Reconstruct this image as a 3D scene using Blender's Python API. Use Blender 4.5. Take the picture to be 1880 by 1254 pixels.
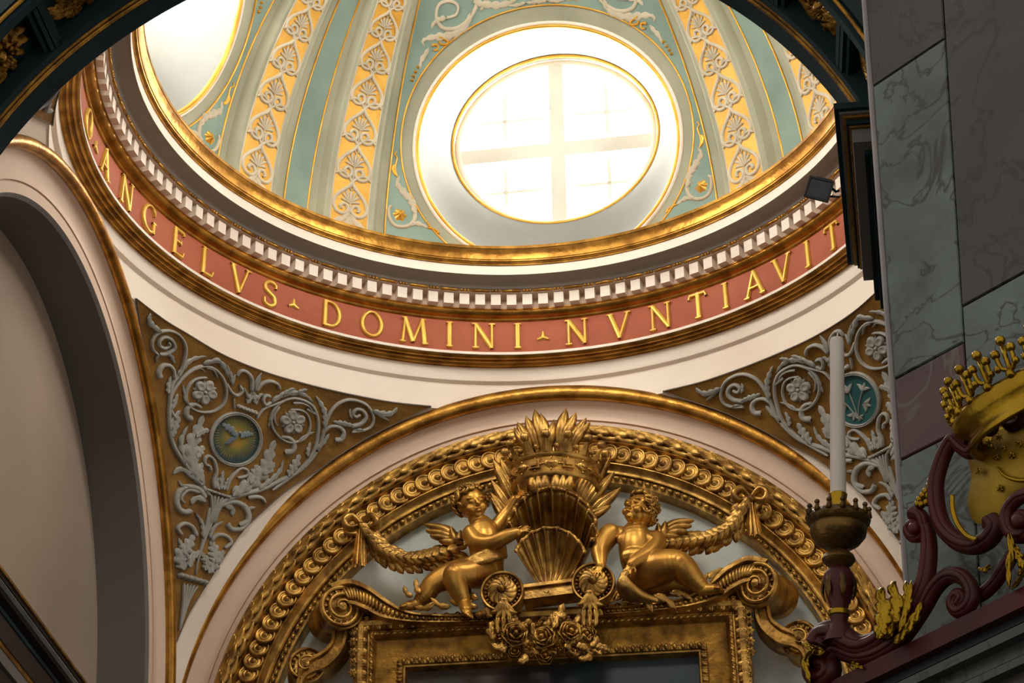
import bpy, bmesh, math, random
from math import sin, cos, pi, radians as rad, sqrt, atan2, hypot
from mathutils import Vector, Matrix
random.seed(7)
for o in list(bpy.data.objects): bpy.data.objects.remove(o)
scene = bpy.context.scene
COL = scene.collection
S = 4.0                                   # metres per unit; one unit is the radius of the crossing arches
# ---------------------------------------------------------------- camera
CAM_C = Vector((0.40858937, -3.92204578, -1.88483726))
CAM_R = Vector((0.99402656, 0.10853042, -0.01150422))
CAM_U = Vector((0.06670471, -0.52072834, 0.8511125))
CAM_F = Vector((-0.08638102, 0.84679581, 0.52485729))
FPX = 3824.5
cd = bpy.data.cameras.new('camera'); cam = bpy.data.objects.new('camera', cd); COL.objects.link(cam)
cd.sensor_fit = 'HORIZONTAL'; cd.sensor_width = 36.0; cd.lens = FPX / 1880 * 36.0
cd.clip_start = 0.05; cd.clip_end = 300
M = Matrix((CAM_R, CAM_U, -CAM_F)).transposed().to_4x4(); M.translation = CAM_C * S
cam.matrix_world = M
scene.camera = cam
# ---------------------------------------------------------------- light
w = bpy.data.worlds.new('world'); scene.world = w; w.use_nodes = True
bg = w.node_tree.nodes['Background']
bg.inputs[0].default_value = (1.0, 0.93, 0.85, 1); bg.inputs[1].default_value = 0.50
WINDOW_EMIT = 24.0
vs = scene.view_settings
vs.view_transform = 'Standard'; vs.look = 'None'; vs.gamma = 1.0; vs.use_curve_mapping = False
vs.exposure = 0.5
# ---------------------------------------------------------------- materials
def rgb(h):
    h = h.lstrip('#'); v = [int(h[i:i+2], 16)/255 for i in (0, 2, 4)]
    return tuple(c/12.92 if c <= .04045 else ((c+.055)/1.055)**2.4 for c in v) + (1,)
def mat(name, base, var=None, scale=3.0, rough=.6, metal=0.0, bump=0.0, bscale=40.0, detail=4.0, contrast=(.35, .68), coat=0.0, spec=.5):
    m = bpy.data.materials.new(name); m.use_nodes = True
    nt = m.node_tree; b = nt.nodes['Principled BSDF']
    b.inputs['Roughness'].default_value = rough; b.inputs['Metallic'].default_value = metal
    b.inputs['Base Color'].default_value = rgb(base) if isinstance(base, str) else base
    b.inputs['Coat Weight'].default_value = coat
    b.inputs['Specular IOR Level'].default_value = spec
    tc = nt.nodes.new('ShaderNodeTexCoord')
    geo = nt.nodes.new('ShaderNodeNewGeometry')
    if var:
        n = nt.nodes.new('ShaderNodeTexNoise'); n.inputs['Scale'].default_value = scale; n.inputs['Detail'].default_value = detail
        nt.links.new(geo.outputs['Position'], n.inputs['Vector'])
        r = nt.nodes.new('ShaderNodeValToRGB')
        r.color_ramp.elements[0].position = contrast[0]; r.color_ramp.elements[1].position = contrast[1]
        r.color_ramp.elements[0].color = rgb(base) if isinstance(base, str) else base
        r.color_ramp.elements[1].color = rgb(var) if isinstance(var, str) else var
        nt.links.new(n.outputs['Fac'], r.inputs['Fac']); nt.links.new(r.outputs['Color'], b.inputs['Base Color'])
    if bump:
        n2 = nt.nodes.new('ShaderNodeTexNoise'); n2.inputs['Scale'].default_value = bscale; n2.inputs['Detail'].default_value = 5
        nt.links.new(geo.outputs['Position'], n2.inputs['Vector'])
        bp = nt.nodes.new('ShaderNodeBump'); bp.inputs['Strength'].default_value = bump; bp.inputs['Distance'].default_value = .02
        nt.links.new(n2.outputs['Fac'], bp.inputs['Height']); nt.links.new(bp.outputs['Normal'], b.inputs['Normal'])
    return m
MT = {}
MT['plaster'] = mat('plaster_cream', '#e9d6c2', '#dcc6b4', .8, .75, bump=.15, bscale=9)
MT['white'] = mat('plaster_white', '#f0e4d4', '#e6d6c4', .7, .7, bump=.1, bscale=9)
MT['pink'] = mat('plaster_rose', '#dcc2ac', '#d0b49e', .7, .75, bump=.12, bscale=9)
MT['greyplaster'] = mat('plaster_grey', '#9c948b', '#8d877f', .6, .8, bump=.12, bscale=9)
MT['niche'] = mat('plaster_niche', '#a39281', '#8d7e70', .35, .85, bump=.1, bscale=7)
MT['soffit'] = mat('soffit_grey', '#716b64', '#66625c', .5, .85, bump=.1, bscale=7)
MT['shadowgap'] = mat('groove_grey', '#6f655d', '#645b54', 1, .85)
MT['stone'] = mat('dome_stone', '#a5a58d', '#8e8e78', 1.1, .75, bump=.25, bscale=5, detail=7)
MT['stone2'] = mat('dome_stone_dark', '#98937a', '#7f7c68', 1.3, .8, bump=.25, bscale=5, detail=7)
MT['blue'] = mat('dome_blue', '#8ca294', '#748b80', 1.2, .7, bump=.2, bscale=6, detail=7)
MT['ribgold'] = mat('rib_gold_ground', '#e0ac42', '#cc962f', 3, .5, .2, bump=.35, bscale=30)
MT['ribrelief'] = mat('rib_stucco', '#c6baa2', '#b4a78e', 2.5, .7, bump=.2, bscale=30)
MT['gold'] = mat('gilding', '#c08c3c', '#8f6226', 5, .36, .88, bump=.25, bscale=18, contrast=(.4, .62))
MT['goldline'] = mat('gilding_line', '#e3b04c', '#c98f2b', 4, .4, .6, bump=.2, bscale=20)
MT['holdergold'] = mat('aged_holder_gilding', '#6e5222', '#3f2e14', 7, .40, .75, bump=.4, bscale=26, contrast=(.38, .66))
MT['altargold'] = mat('altar_gilding', '#c99c4e', '#7d5a2c', 7, .36, .82, bump=.22, bscale=26, contrast=(.38, .66))
MT['cherubgold'] = mat('cherub_gilding', '#d3a048', '#a37334', 3, .38, .80, bump=.06, bscale=10)
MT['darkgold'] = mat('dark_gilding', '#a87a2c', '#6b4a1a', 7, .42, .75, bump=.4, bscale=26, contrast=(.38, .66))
MT['shieldgold'] = mat('shield_gold', '#a08018', '#86690f', 4, .48, .55, bump=.2, bscale=12)
MT['brightgold'] = mat('polished_gold', '#a98724', '#8a6a16', 4, .26, .92, bump=.15, bscale=12)
MT['red'] = mat('frieze_red', '#b4613f', '#9e4a30', .9, .7, bump=.2, bscale=10, detail=8, contrast=(.3, .72))
MT['lettergold'] = mat('letter_gold', '#e6bd55', '#cfa03c', 4, .38, .45)
MT['pendground'] = mat('pendentive_ground', '#99702f', '#6d4c20', 2.2, .5, .45, bump=.4, bscale=14, detail=8)
MT['stucco'] = mat('stucco_grey', '#a8a59b', '#8f8d85', 3, .75, bump=.25, bscale=30)
MT['bluewall'] = mat('lunette_wall', '#dde1d8', '#b2bdb8', 1.6, .8, bump=.15, bscale=6)
MT['darkwall'] = mat('dark_wall', '#26363a', '#1c2a2e', .8, .7, bump=.2, bscale=8)  # base colour carries the teal cast of shaded areas
MT['darkpaint'] = mat('dark_paint', '#223438', '#18282b', 1.2, .85, bump=.15, bscale=10, spec=.15)  # dark paint, with the teal tone of shadow mixed into it
MT['brown'] = mat('dark_brown', '#261c18', '#1b1411', 1.2, .6, bump=.15, bscale=10)
MT['redwood'] = mat('red_lacquer', '#4c100f', '#340b0b', 2, .45, 0, bump=.12, bscale=14, coat=.0, spec=.3)
MT['wax'] = mat('candle_wax', '#c9c0b2', '#bcb3a6', 2, .5)
MT['black'] = mat('black_metal', '#1a2126', '#12171b', 3, .4, .2)
MT['reveal'] = mat('reveal_plaster', '#83847e', '#777872', .8, .8, bump=.1, bscale=9)
MT['winwhite'] = mat('window_paint', '#dcd6ca', '#cfc9bd', 2, .7)
def emit(name, col, st):
    m = bpy.data.materials.new(name); m.use_nodes = True; nt = m.node_tree
    nt.nodes.remove(nt.nodes['Principled BSDF']); e = nt.nodes.new('ShaderNodeEmission')
    e.inputs[0].default_value = col; e.inputs[1].default_value = st
    nt.links.new(e.outputs[0], nt.nodes['Material Output'].inputs[0]); return m
MT['daylight_bright'] = emit('daylight_pane_bright', (1.0, .97, .92, 1), WINDOW_EMIT*1.25)
MT['daylight'] = emit('daylight_pane', (1.0, .97, .92, 1), WINDOW_EMIT)
# ---------------------------------------------------------------- mesh building
class MB:
    def __init__(s): s.v = []; s.f = []
    def add(s, v, f):
        n = len(s.v); s.v += [tuple(p) for p in v]; s.f += [tuple(i+n for i in q) for q in f]
    def grid(s, rows, closeu=False, closev=False):
        nr = len(rows); nc = len(rows[0]); v = [p for r in rows for p in r]; f = []
        for i in range(nr if closeu else nr-1):
            for j in range(nc if closev else nc-1):
                i2 = (i+1) % nr; j2 = (j+1) % nc
                f.append((i*nc+j, i*nc+j2, i2*nc+j2, i2*nc+j))
        s.add(v, f)
    def box(s, c, h, ax=None):
        ax = ax or (Vector((1, 0, 0)), Vector((0, 1, 0)), Vector((0, 0, 1)))
        v = [Vector(c)+ax[0]*h[0]*i+ax[1]*h[1]*j+ax[2]*h[2]*k for i in (-1, 1) for j in (-1, 1) for k in (-1, 1)]
        s.add(v, [(0, 1, 3, 2), (4, 6, 7, 5), (0, 4, 5, 1), (2, 3, 7, 6), (0, 2, 6, 4), (1, 5, 7, 3)])
    def sphere(s, c, r, nu=8, nv=6, sc=(1, 1, 1)):
        rows = []
        for i in range(nv+1):
            t = pi*i/nv
            rows.append([(c[0]+r*sc[0]*sin(t)*cos(2*pi*j/nu), c[1]+r*sc[1]*sin(t)*sin(2*pi*j/nu), c[2]+r*sc[2]*cos(t)) for j in range(nu)])
        s.grid(rows, closev=True)
    def ellip(s, c, ax, nu=10, nv=8):          # ax: three half-axis vectors
        rows = []
        for i in range(nv+1):
            t = pi*i/nv
            rows.append([Vector(c)+ax[0]*sin(t)*cos(2*pi*j/nu)+ax[1]*sin(t)*sin(2*pi*j/nu)+ax[2]*cos(t) for j in range(nu)])
        s.grid(rows, closev=True)
    def tube(s, pts, rads, n=8, caps=True, up=None):
        pts = [Vector(p) for p in pts]; rows = []; m = len(pts)
        if not hasattr(rads, '__len__'): rads = [rads]*m
        t0 = (pts[1]-pts[0]).normalized()
        a = Vector(up) if up else (Vector((0, 0, 1)) if abs(t0.z) < .9 else Vector((1, 0, 0)))
        nrm = (a-t0*a.dot(t0)).normalized()
        for i in range(m):
            t = (pts[min(i+1, m-1)]-pts[max(i-1, 0)]).normalized()
            nrm = (nrm-t*nrm.dot(t)).normalized(); bn = t.cross(nrm)
            rows.append([pts[i]+(nrm*cos(2*pi*j/n)+bn*sin(2*pi*j/n))*rads[i] for j in range(n)])
        k = len(s.v); s.grid(rows, closev=True)
        if caps:
            s.f.append(tuple(k+j for j in range(n))[::-1]); s.f.append(tuple(k+(m-1)*n+j for j in range(n)))
    def lathe(s, prof, o=(0, 0, 0), n=24, a0=0, a1=2*pi, ax=None):
        ax = ax or (Vector((1, 0, 0)), Vector((0, 1, 0)), Vector((0, 0, 1))); o = Vector(o)
        full = abs(a1-a0-2*pi) < 1e-6; rows = []
        for i in range(n if full else n+1):
            a = a0+(a1-a0)*i/n; d = ax[0]*cos(a)+ax[1]*sin(a)
            rows.append([o+d*r+ax[2]*z for r, z in prof])
        s.grid(rows, closeu=full)
    # ---- relief in a surface map  P(u, v, h)
    def stroke(s, P, pts, wid, h, sec=((-1, 0), (-.75, .7), (0, 1), (.75, .7), (1, 0)), closed=False):
        n = len(pts)
        if not hasattr(wid, '__len__'): wid = [wid]*n
        if not hasattr(h, '__len__'): h = [h]*n
        rows = []
        for i in range(n):
            if closed: a = pts[i-1]; b = pts[(i+1) % n]
            else: a = pts[max(i-1, 0)]; b = pts[min(i+1, n-1)]
            dx, dy = b[0]-a[0], b[1]-a[1]; L = hypot(dx, dy) or 1e-9
            nx, ny = -dy/L, dx/L
            rows.append([P(pts[i][0]+nx*wid[i]*q, pts[i][1]+ny*wid[i]*q, h[i]*k) for q, k in sec])
        s.grid(rows, closeu=closed)
    def polar(s, P, c, rf, hf, nt=32, nr=4, rot=0.0, sx=1, sy=1):
        rows = []
        for i in range(nt):
            t = 2*pi*i/nt; R = rf(t)
            rows.append([P(c[0]+sx*R*k/nr*cos(t+rot), c[1]+sy*R*k/nr*sin(t+rot), hf(k/nr, t)) for k in range(nr+1)])
        s.grid(rows, closeu=True)
    def leaf(s, P, pts, wid, h, lobes=4, n=None, depth=.45, ridge=True):     # lobed leaf along a spine
        sp = resample(pts, n or 4*lobes+1); m = len(sp); rows = []
        for i in range(m):
            t = i/(m-1); a = sp[max(i-1, 0)]; b = sp[min(i+1, m-1)]
            dx, dy = b[0]-a[0], b[1]-a[1]; L = hypot(dx, dy) or 1e-9; nx, ny = -dy/L, dx/L
            env = (sin(pi*min(1, t*.86+.14)))**.7
            lob = 1-depth*(1-abs(sin(pi*t*lobes)))
            W = wid*env*lob*(1 if 0 < i < m-1 else .15); hh = h*(1-.5*t)
            bx, by = dx/L*wid*.35*lob, dy/L*wid*.35*lob
            hr = hh*(.62 if ridge else 1)
            rows.append([P(sp[i][0]+nx*W+bx, sp[i][1]+ny*W+by, hh*.15), P(sp[i][0]+nx*W*.55+bx*.4, sp[i][1]+ny*W*.55+by*.4, hh), P(sp[i][0], sp[i][1], hr),
                         P(sp[i][0]-nx*W*.55+bx*.4, sp[i][1]-ny*W*.55+by*.4, hh), P(sp[i][0]-nx*W+bx, sp[i][1]-ny*W+by, hh*.15)])
        s.grid(rows)
    def poly(s, P, pts, h, inset=.0, base=0.0):           # extruded polygon with a bevelled top
        n = len(pts); cx = sum(p[0] for p in pts)/n; cy = sum(p[1] for p in pts)/n
        lo = [P(x, y, base) for x, y in pts]; hi = [P(x+(cx-x)*inset, y+(cy-y)*inset, h) for x, y in pts]
        k = len(s.v); s.v += [tuple(p) for p in lo+hi]
        for i in range(n): s.f.append((k+i, k+(i+1) % n, k+n+(i+1) % n, k+n+i))
        s.f.append(tuple(k+n+i for i in range(n)))
    def mirror(s, fn=lambda p: (-p[0], p[1], p[2])):
        o = MB(); o.v = [fn(p) for p in s.v]; o.f = [f[::-1] for f in s.f]; return o
def resample(pts, n, closed=False):
    pts = list(pts)+([pts[0]] if closed else []); d = [0]
    for a, b in zip(pts, pts[1:]): d.append(d[-1]+math.dist(a, b))
    out = []; j = 0
    for i in range(n):
        t = d[-1]*i/(n if closed else n-1)
        while j < len(d)-2 and d[j+1] < t: j += 1
        u = (t-d[j])/((d[j+1]-d[j]) or 1); out.append(tuple(a+(b-a)*u for a, b in zip(pts[j], pts[j+1])))
    return out
def spline(pts, n=8, closed=False):                        # Catmull-Rom
    out = []; m = len(pts)
    for i in range(m if closed else m-1):
        p = [pts[(i+k) % m] if closed else pts[min(max(i+k, 0), m-1)] for k in (-1, 0, 1, 2)]
        for q in range(n):
            t = q/n
            out.append(tuple(.5*(2*b+(c-a)*t+(2*a-5*b+4*c-d)*t*t+(3*b-a-3*c+d)*t**3) for a, b, c, d in zip(*p)))
    if not closed: out.append(tuple(pts[-1]))
    return out
def spiral(c, r0, r1, a0, a1, n=24):
    return [(c[0]+(r0+(r1-r0)*i/n)*cos(a0+(a1-a0)*i/n), c[1]+(r0+(r1-r0)*i/n)*sin(a0+(a1-a0)*i/n)) for i in range(n+1)]
def link(o, parent=None):
    COL.objects.link(o)
    if parent is not None: o.parent = parent
    return o
def wloc(o):
    v = Vector((0, 0, 0))
    while o is not None: v = v+o.location; o = o.parent
    return v
def mk(name, mb, m, parent=None, smooth=True, kind=None, label=None, cat=None, group=None, org=None, angle=None):
    """one mesh object; coordinates are in units, scaled to metres here; origin at org (units)"""
    o3 = Vector(org)*S if org is not None else Vector((0, 0, 0))
    me = bpy.data.meshes.new(name); me.from_pydata([Vector(p)*S-o3 for p in mb.v], [], mb.f); me.validate(); me.update()
    bm = bmesh.new(); bm.from_mesh(me); bmesh.ops.remove_doubles(bm, verts=bm.verts, dist=1e-5); bmesh.ops.recalc_face_normals(bm, faces=bm.faces); bm.to_mesh(me); bm.free()
    me.materials.append(MT[m] if isinstance(m, str) else m)
    if smooth:
        me.polygons.foreach_set('use_smooth', [True]*len(me.polygons))
        if angle: me.set_sharp_from_angle(angle=rad(angle))
    ob = bpy.data.objects.new(name, me); link(ob, parent); ob.location = o3-wloc(parent)
    tag(ob, label, cat, group, kind); return ob
def tag(o, label=None, cat=None, group=None, kind=None):
    if label: o['label'] = label
    if cat: o['category'] = cat
    if group: o['group'] = group
    if kind: o['kind'] = kind
def thing(name, label, cat, loc=(0, 0, 0), group=None, parent=None):
    o = bpy.data.objects.new(name, None); link(o, parent); o.location = Vector(loc)*S-wloc(parent); o.empty_display_size = .2
    tag(o, label, cat, group); return o
def inst(name, src, parent, matrix):               # shares the mesh; matrix in the parent's space
    o = bpy.data.objects.new(name, src.data); link(o, parent); o.matrix_local = matrix; return o
# ---------------------------------------------------------------- reading a spot of the place off a plane or a surface
def pray(x, y):
    return (CAM_F+CAM_R*((x-940)/FPX)-CAM_U*((y-627)/FPX)).normalized()
def on_y(x, y, Y):
    d = pray(x, y); return CAM_C+d*((Y-CAM_C.y)/d.y)
def on_x(x, y, X):
    d = pray(x, y); return CAM_C+d*((X-CAM_C.x)/d.x)
def on_plane(x, y, o, n):
    d = pray(x, y); return CAM_C+d*((Vector(o)-CAM_C).dot(n)/d.dot(n))
def arcpts(r, a0, a1, n): return [(r*cos(a0+(a1-a0)*i/n), r*sin(a0+(a1-a0)*i/n)) for i in range(n+1)]
# ---------------------------------------------------------------- ring entablature
def rev(prof, n=144, a0=0.0, a1=2*pi):
    mb = MB(); mb.lathe(prof, n=n, a0=a0, a1=a1); return mb
def rounded(pts, k=3):                             # soften a moulding profile a little
    return spline(pts, k)
trim = thing('trim_1', None, None, (0, 0, 1.2)); tag(trim, 'round cream and gilded entablature ring under the dome', kind='structure')
mk('fascia', rev([(1.2, .965), (1.046, .967), (1.046, .985), (1.052, .987), (1.052, 1.053), (1.046, 1.056), (1.040, 1.058), (1.038, 1.064), (1.038, 1.1), (1.06, 1.104)]), 'white', trim, angle=30)
mk('gilded_moulding', rev([(1.06, 1.099)]+[(1.034, 1.099)]+rounded([(1.034, 1.1), (1.028, 1.1005), (1.0235, 1.104)])+rounded([(1.0235, 1.1055), (1.016, 1.1035), (1.010, 1.107)])+rounded([(1.010, 1.109), (1.001, 1.1065), (.994, 1.111)])+[(.992, 1.1135), (1.0, 1.1145)]), 'gold', trim, angle=50)
mk('fillet', rev([(1.01, 1.1145), (.9905, 1.115), (.9905, 1.123), (1.002, 1.1235)]), 'white', trim, angle=30)
frieze = mk('frieze', rev([(1.003, 1.12), (1.0, 1.124), (.9985, 1.22), (1.0, 1.236)]), 'red', trim)
mk('gilded_moulding', rev([(1.01, 1.226)]+rounded([(.997, 1.2265), (.994, 1.229), (.992, 1.233)])+rounded([(.988, 1.234), (.980, 1.237), (.974, 1.243), (.972, 1.248)])+[(.969, 1.249), (.969, 1.252), (.99, 1.254)]), 'gold', trim, angle=50)
mk('dentil_band', rev([(.975, 1.2505), (.968, 1.2515), (.968, 1.2525), (.981, 1.2545), (.981, 1.289), (.945, 1.2895), (.945, 1.2915), (.99, 1.292)]), 'pink', trim, angle=30)
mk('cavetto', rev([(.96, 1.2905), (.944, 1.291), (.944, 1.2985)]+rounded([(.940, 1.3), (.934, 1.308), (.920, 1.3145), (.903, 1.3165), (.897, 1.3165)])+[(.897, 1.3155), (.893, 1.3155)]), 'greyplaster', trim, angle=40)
mk('corona', rev([(.893, 1.3155), (.893, 1.345), (.95, 1.348)]), 'white', trim, angle=30)
mk('gilded_cyma', rev([(.95, 1.3445), (.889, 1.345), (.889, 1.349), (.8865, 1.3495)]+rounded([(.8865, 1.351), (.883, 1.352), (.8815, 1.3555)])+[(.8815, 1.357)]+rounded([(.8795, 1.358), (.8785, 1.365), (.876, 1.374), (.8715, 1.383), (.870, 1.386)])+[(.8685, 1.387), (.8685, 1.396), (.872, 1.398), (.99, 1.40)]), 'gold', trim, angle=50)
# dentils
ND = 136
db = MB(); db.box((.966, 0, 1.2705), (.0155, .0135, .0175)); 
d0 = mk('dentil', db, 'white', trim, smooth=False)
for i in range(1, ND): inst('dentil', d0, trim, Matrix.Translation(d0.location) @ Matrix.Rotation(2*pi*i/ND, 4, 'Z'))
# bead and reel
NB = 68
rb = MB(); rl = .97*2*pi/NB
rb.tube([(.9435, -rl*.30, 1.294), (.9425, -rl*.28, 1.294), (.9420, 0, 1.294), (.9425, rl*.28, 1.294), (.9435, rl*.30, 1.294)], [.002, .0042, .0045, .0042, .002], 8)
r0 = mk('reel', rb, 'gold', trim)
bb = MB(); bb.sphere((.942, 0, 1.294), .0047, 8, 6)
b0 = mk('bead', bb, 'gold', trim)
for i in range(NB):
    a = 2*pi*i/NB
    if i: inst('reel', r0, trim, Matrix.Translation(r0.location) @ Matrix.Rotation(a, 4, 'Z'))
    for k in (-.105, 0, .105):
        if i == 0 and k == 0:
            b0.matrix_local = Matrix.Translation(b0.location) @ Matrix.Rotation(pi/NB, 4, 'Z'); continue
        inst('bead', b0, trim, Matrix.Translation(r0.location) @ Matrix.Rotation(a+2*pi/NB*(.5+k), 4, 'Z'))
# ---------------------------------------------------------------- dome
DR, DZ, DROT = .98, 1.40, rad(-2.1)
def dome(azd, eld, h=0.0):                        # degrees; oculi at 0, 90, 180, 270 before rotation
    a = rad(azd)+DROT; e = rad(eld); R = DR-h
    return Vector((R*cos(e)*cos(a), R*cos(e)*sin(a), DZ+R*sin(e)))
OA, OB, OZ = .378, .332, 1.728                    # oval opening: half width, half height, height of centre
def oval(t, k=1.0, q=90.0):                       # oval on the dome -> (az, el)
    x = OA*k*cos(t); z = OZ-DZ+(OB+OA*(k-1))*sin(t)
    z = max(z, .001)
    e = math.asin(min(z/DR, .999)); a = math.degrees(math.asin(max(-1, min(1, x/(DR*cos(e))))))
    return q-a, math.degrees(e)
ceil_ = thing('ceiling', None, None, (0, 0, 1.4)); tag(ceil_, 'painted dome with gilded ribs and oval windows', kind='structure')
def sector(k_in, azh, e0, e1, h, q, n=96, m=10):   # dome surface around an oval, out to a meridian frame
    mb = MB(); rows = []
    for i in range(n):
        t = 2*pi*i/n; a, e = oval(t, k_in, q)
        dx, dy = (q-a), e-19.5
        dx, dy = cos(t), sin(t)
        s = min(azh/abs(dx) if abs(dx) > 1e-6 else 1e9, ((e1-19.5) if dy > 0 else (19.5-e0))/abs(dy) if abs(dy) > 1e-6 else 1e9)
        A, E = q-dx*s, 19.5+dy*s
        rows.append([dome(a+(A-a)*j/m, e+(E-e)*j/m, h) for j in range(m+1)])
    mb.grid(rows, closeu=True); return mb
mb = MB()
for q in (0, 90, 180, 270):
    s_ = sector(1.0, 33, -1, 62, 0, q); mb.add(s_.v, s_.f)
    rows = [[dome(q+33+24*j/8, -1+63*i/24) for j in range(9)] for i in range(25)]; mb.grid(rows)
rows = [[dome(3*j, 62+28*i/8) for j in range(121)] for i in range(9)]; mb.grid(rows)
mk('dome_shell', mb, 'stone', ceil_)
# ---------------------------------------------------------------- pendentive surface
def prho(az, h=0.0):                               # az in degrees 90..180, folded
    r0 = 1.425+(az-90)/90*(1.368-1.425); k = max(0, min(1, (h-.45)/.5)); k = k*k*(3-2*k); return r0+(1.428-r0)*k
def pend_fold(p):
    a = math.degrees(atan2(abs(p.y), -abs(p.x))); return a
def on_pend(x, y, h=0.0):
    d = pray(x, y); o = CAM_C; rr = 1.40
    for _ in range(4):
        b = o.dot(d); disc = b*b-o.dot(o)+rr*rr; p = o+d*(-b+sqrt(max(disc, 0)))
        rr = prho(math.degrees(atan2(p.y, -abs(p.x))), p.z)
    return p*((rr-h)/p.length)
def archz(h): return sqrt(max(1-h*h, 0)), sqrt(max(.958**2-h*h, 0))
def pend_grid(n=24, m=28, z0=-.05, z1=.968, off=0.0):
    rows = []
    for i in range(m+1):
        h = z0+(z1-z0)*i/m; a, b = archz(h)
        A0 = math.degrees(atan2(1.015, -a)); A1 = math.degrees(atan2(b, -.977)); row = []
        for j in range(n+1):
            az = A0+(A1-A0)*j/n; R = prho(az, h); r_ = sqrt(max(R*R-h*h, 0))
            row.append(Vector((r_*cos(rad(az)), r_*sin(rad(az)), h)))
        rows.append(row)
    mb = MB(); mb.grid(rows); return mb
pg = pend_grid()
wpl = mk('wall_pendentive_left', pg, 'white', kind='structure', label='pale pendentive left of the gilded altar arch')
wpr = mk('wall_pendentive_right', pg.mirror(), 'white', kind='structure', label='pale pendentive right of the gilded altar arch')
wpn = mk('wall_pendentive_near_left', pg.mirror(lambda p: (p[0], -p[1], p[2])), 'white', kind='structure', label='pale pendentive beside the dark near arch')
wpm = mk('wall_pendentive_near_right', pg.mirror(lambda p: (-p[0], -p[1], p[2])), 'white', kind='structure')
# ---------------------------------------------------------------- arches: sections swept round a half circle
def arch(prof, plane, c=(0, 0), a0=-.12, a1=pi+.12, n=96, foot=-2.3):
    """prof: (radius, depth) ; plane 'y' or 'x': depth along that axis; straight legs go down to foot"""
    mb = MB(); rows = []
    angs = [a0+(a1-a0)*i/n for i in range(n+1)]
    angs = [0+pi*i/n for i in range(n+1)]
    def pt(a, r, d, drop=None):
        u = c[0]+r*cos(a); z = c[1]+r*sin(a)
        if drop is not None: z = drop
        return (u, d, z) if plane == 'y' else (d, u, z)
    rows.append([pt(0, r, d, foot) for r, d in prof])
    for a in angs: rows.append([pt(a, r, d) for r, d in prof])
    rows.append([pt(pi, r, d, foot) for r, d in prof])
    mb.grid(rows); return mb
def spandrel(plane, r, d, half, top, c=(0, 0), n=64, foot=-2.3):
    """flat wall with an arched opening"""
    mb = MB(); rows = []
    def pt(u, z): return (u, d, z) if plane == 'y' else (d, u, z)
    pts = [(r, foot)]+[(r*cos(pi*i/n), r*sin(pi*i/n)) for i in range(n+1)]+[(-r, foot)]
    out = [(half, foot)]
    for i in range(n+1):
        a = pi*i/n; s = min(half/abs(cos(a)) if abs(cos(a)) > 1e-6 else 1e9, top/abs(sin(a)) if abs(sin(a)) > 1e-6 else 1e9)
        out.append((s*cos(a), s*sin(a)))
    out.append((-half, foot))
    rows = [[pt(c[0]+p[0], c[1]+p[1]) for p in pts], [pt(c[0]+p[0], c[1]+p[1]) for p in out]]
    mb.grid(rows); return mb
def roll(r, d, rad_, n=10, ex=1.0):
    return [(r+rad_*cos(2*pi*i/n), d-ex*rad_*sin(2*pi*i/n)) for i in range(n+1)]
# front arch
wf = thing('wall_front', None, None, (0, 1.015, 0)); tag(wf, 'cream arch wall round the gilded altar', kind='structure')
mk('arch_band', arch([(1.022, 1.02), (1.012, 1.018), (.988, 1.02), (.985, 1.022)]+spline([(.982, 1.024), (.965, 1.040), (.945, 1.046), (.930, 1.042)], 4)+[(.930, 1.050), (.926, 1.050), (.926, 1.046), (.88, 1.052), (.88, 1.2)], 'y'), 'pink', wf, angle=40)
mk('gilded_roll', arch(roll(1.0, 1.016, .022, 16, .85), 'y'), 'gold', wf)
mk('lunette_panel', spandrel('y', .02, 1.10, .95, .95, n=24), 'bluewall', wf)
# left arch
wl = thing('wall_left', None, None, (-.98, 0, 0)); tag(wl, 'shaded niche wall left of the crossing', kind='structure')
mk('arch_band', arch([(.976, -.985), (.968, -.980), (.948, -.98), (.944, -.984)]+spline([(.94, -.988), (.925, -1.0), (.9, -1.004), (.878, -1.0)], 4)+[(.878, -1.008), (.874, -1.008), (.874, -1.002), (.850, -1.004)], 'x'), 'pink', wl, angle=40)
mk('gilded_roll', arch(roll(.956, -.978, .016, 14, -1.0), 'x'), 'gold', wl)
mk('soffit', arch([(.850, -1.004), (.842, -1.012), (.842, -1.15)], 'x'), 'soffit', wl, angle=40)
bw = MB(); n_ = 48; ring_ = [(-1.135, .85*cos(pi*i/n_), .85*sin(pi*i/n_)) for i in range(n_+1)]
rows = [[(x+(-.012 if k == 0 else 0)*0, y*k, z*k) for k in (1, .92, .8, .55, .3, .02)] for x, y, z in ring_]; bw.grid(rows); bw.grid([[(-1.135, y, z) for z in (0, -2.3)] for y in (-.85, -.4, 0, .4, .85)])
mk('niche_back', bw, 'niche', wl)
# right arch (out of frame, lets side light in)
wr = thing('wall_right', None, None, (1.0, 0, 0)); tag(wr, 'arch wall on the right side of the crossing', kind='structure')
mk('arch_band', arch([(1.02, .98), (.96, .98), (.85, 1.004), (.842, 1.13)], 'x'), 'pink', wr, angle=40)
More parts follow.
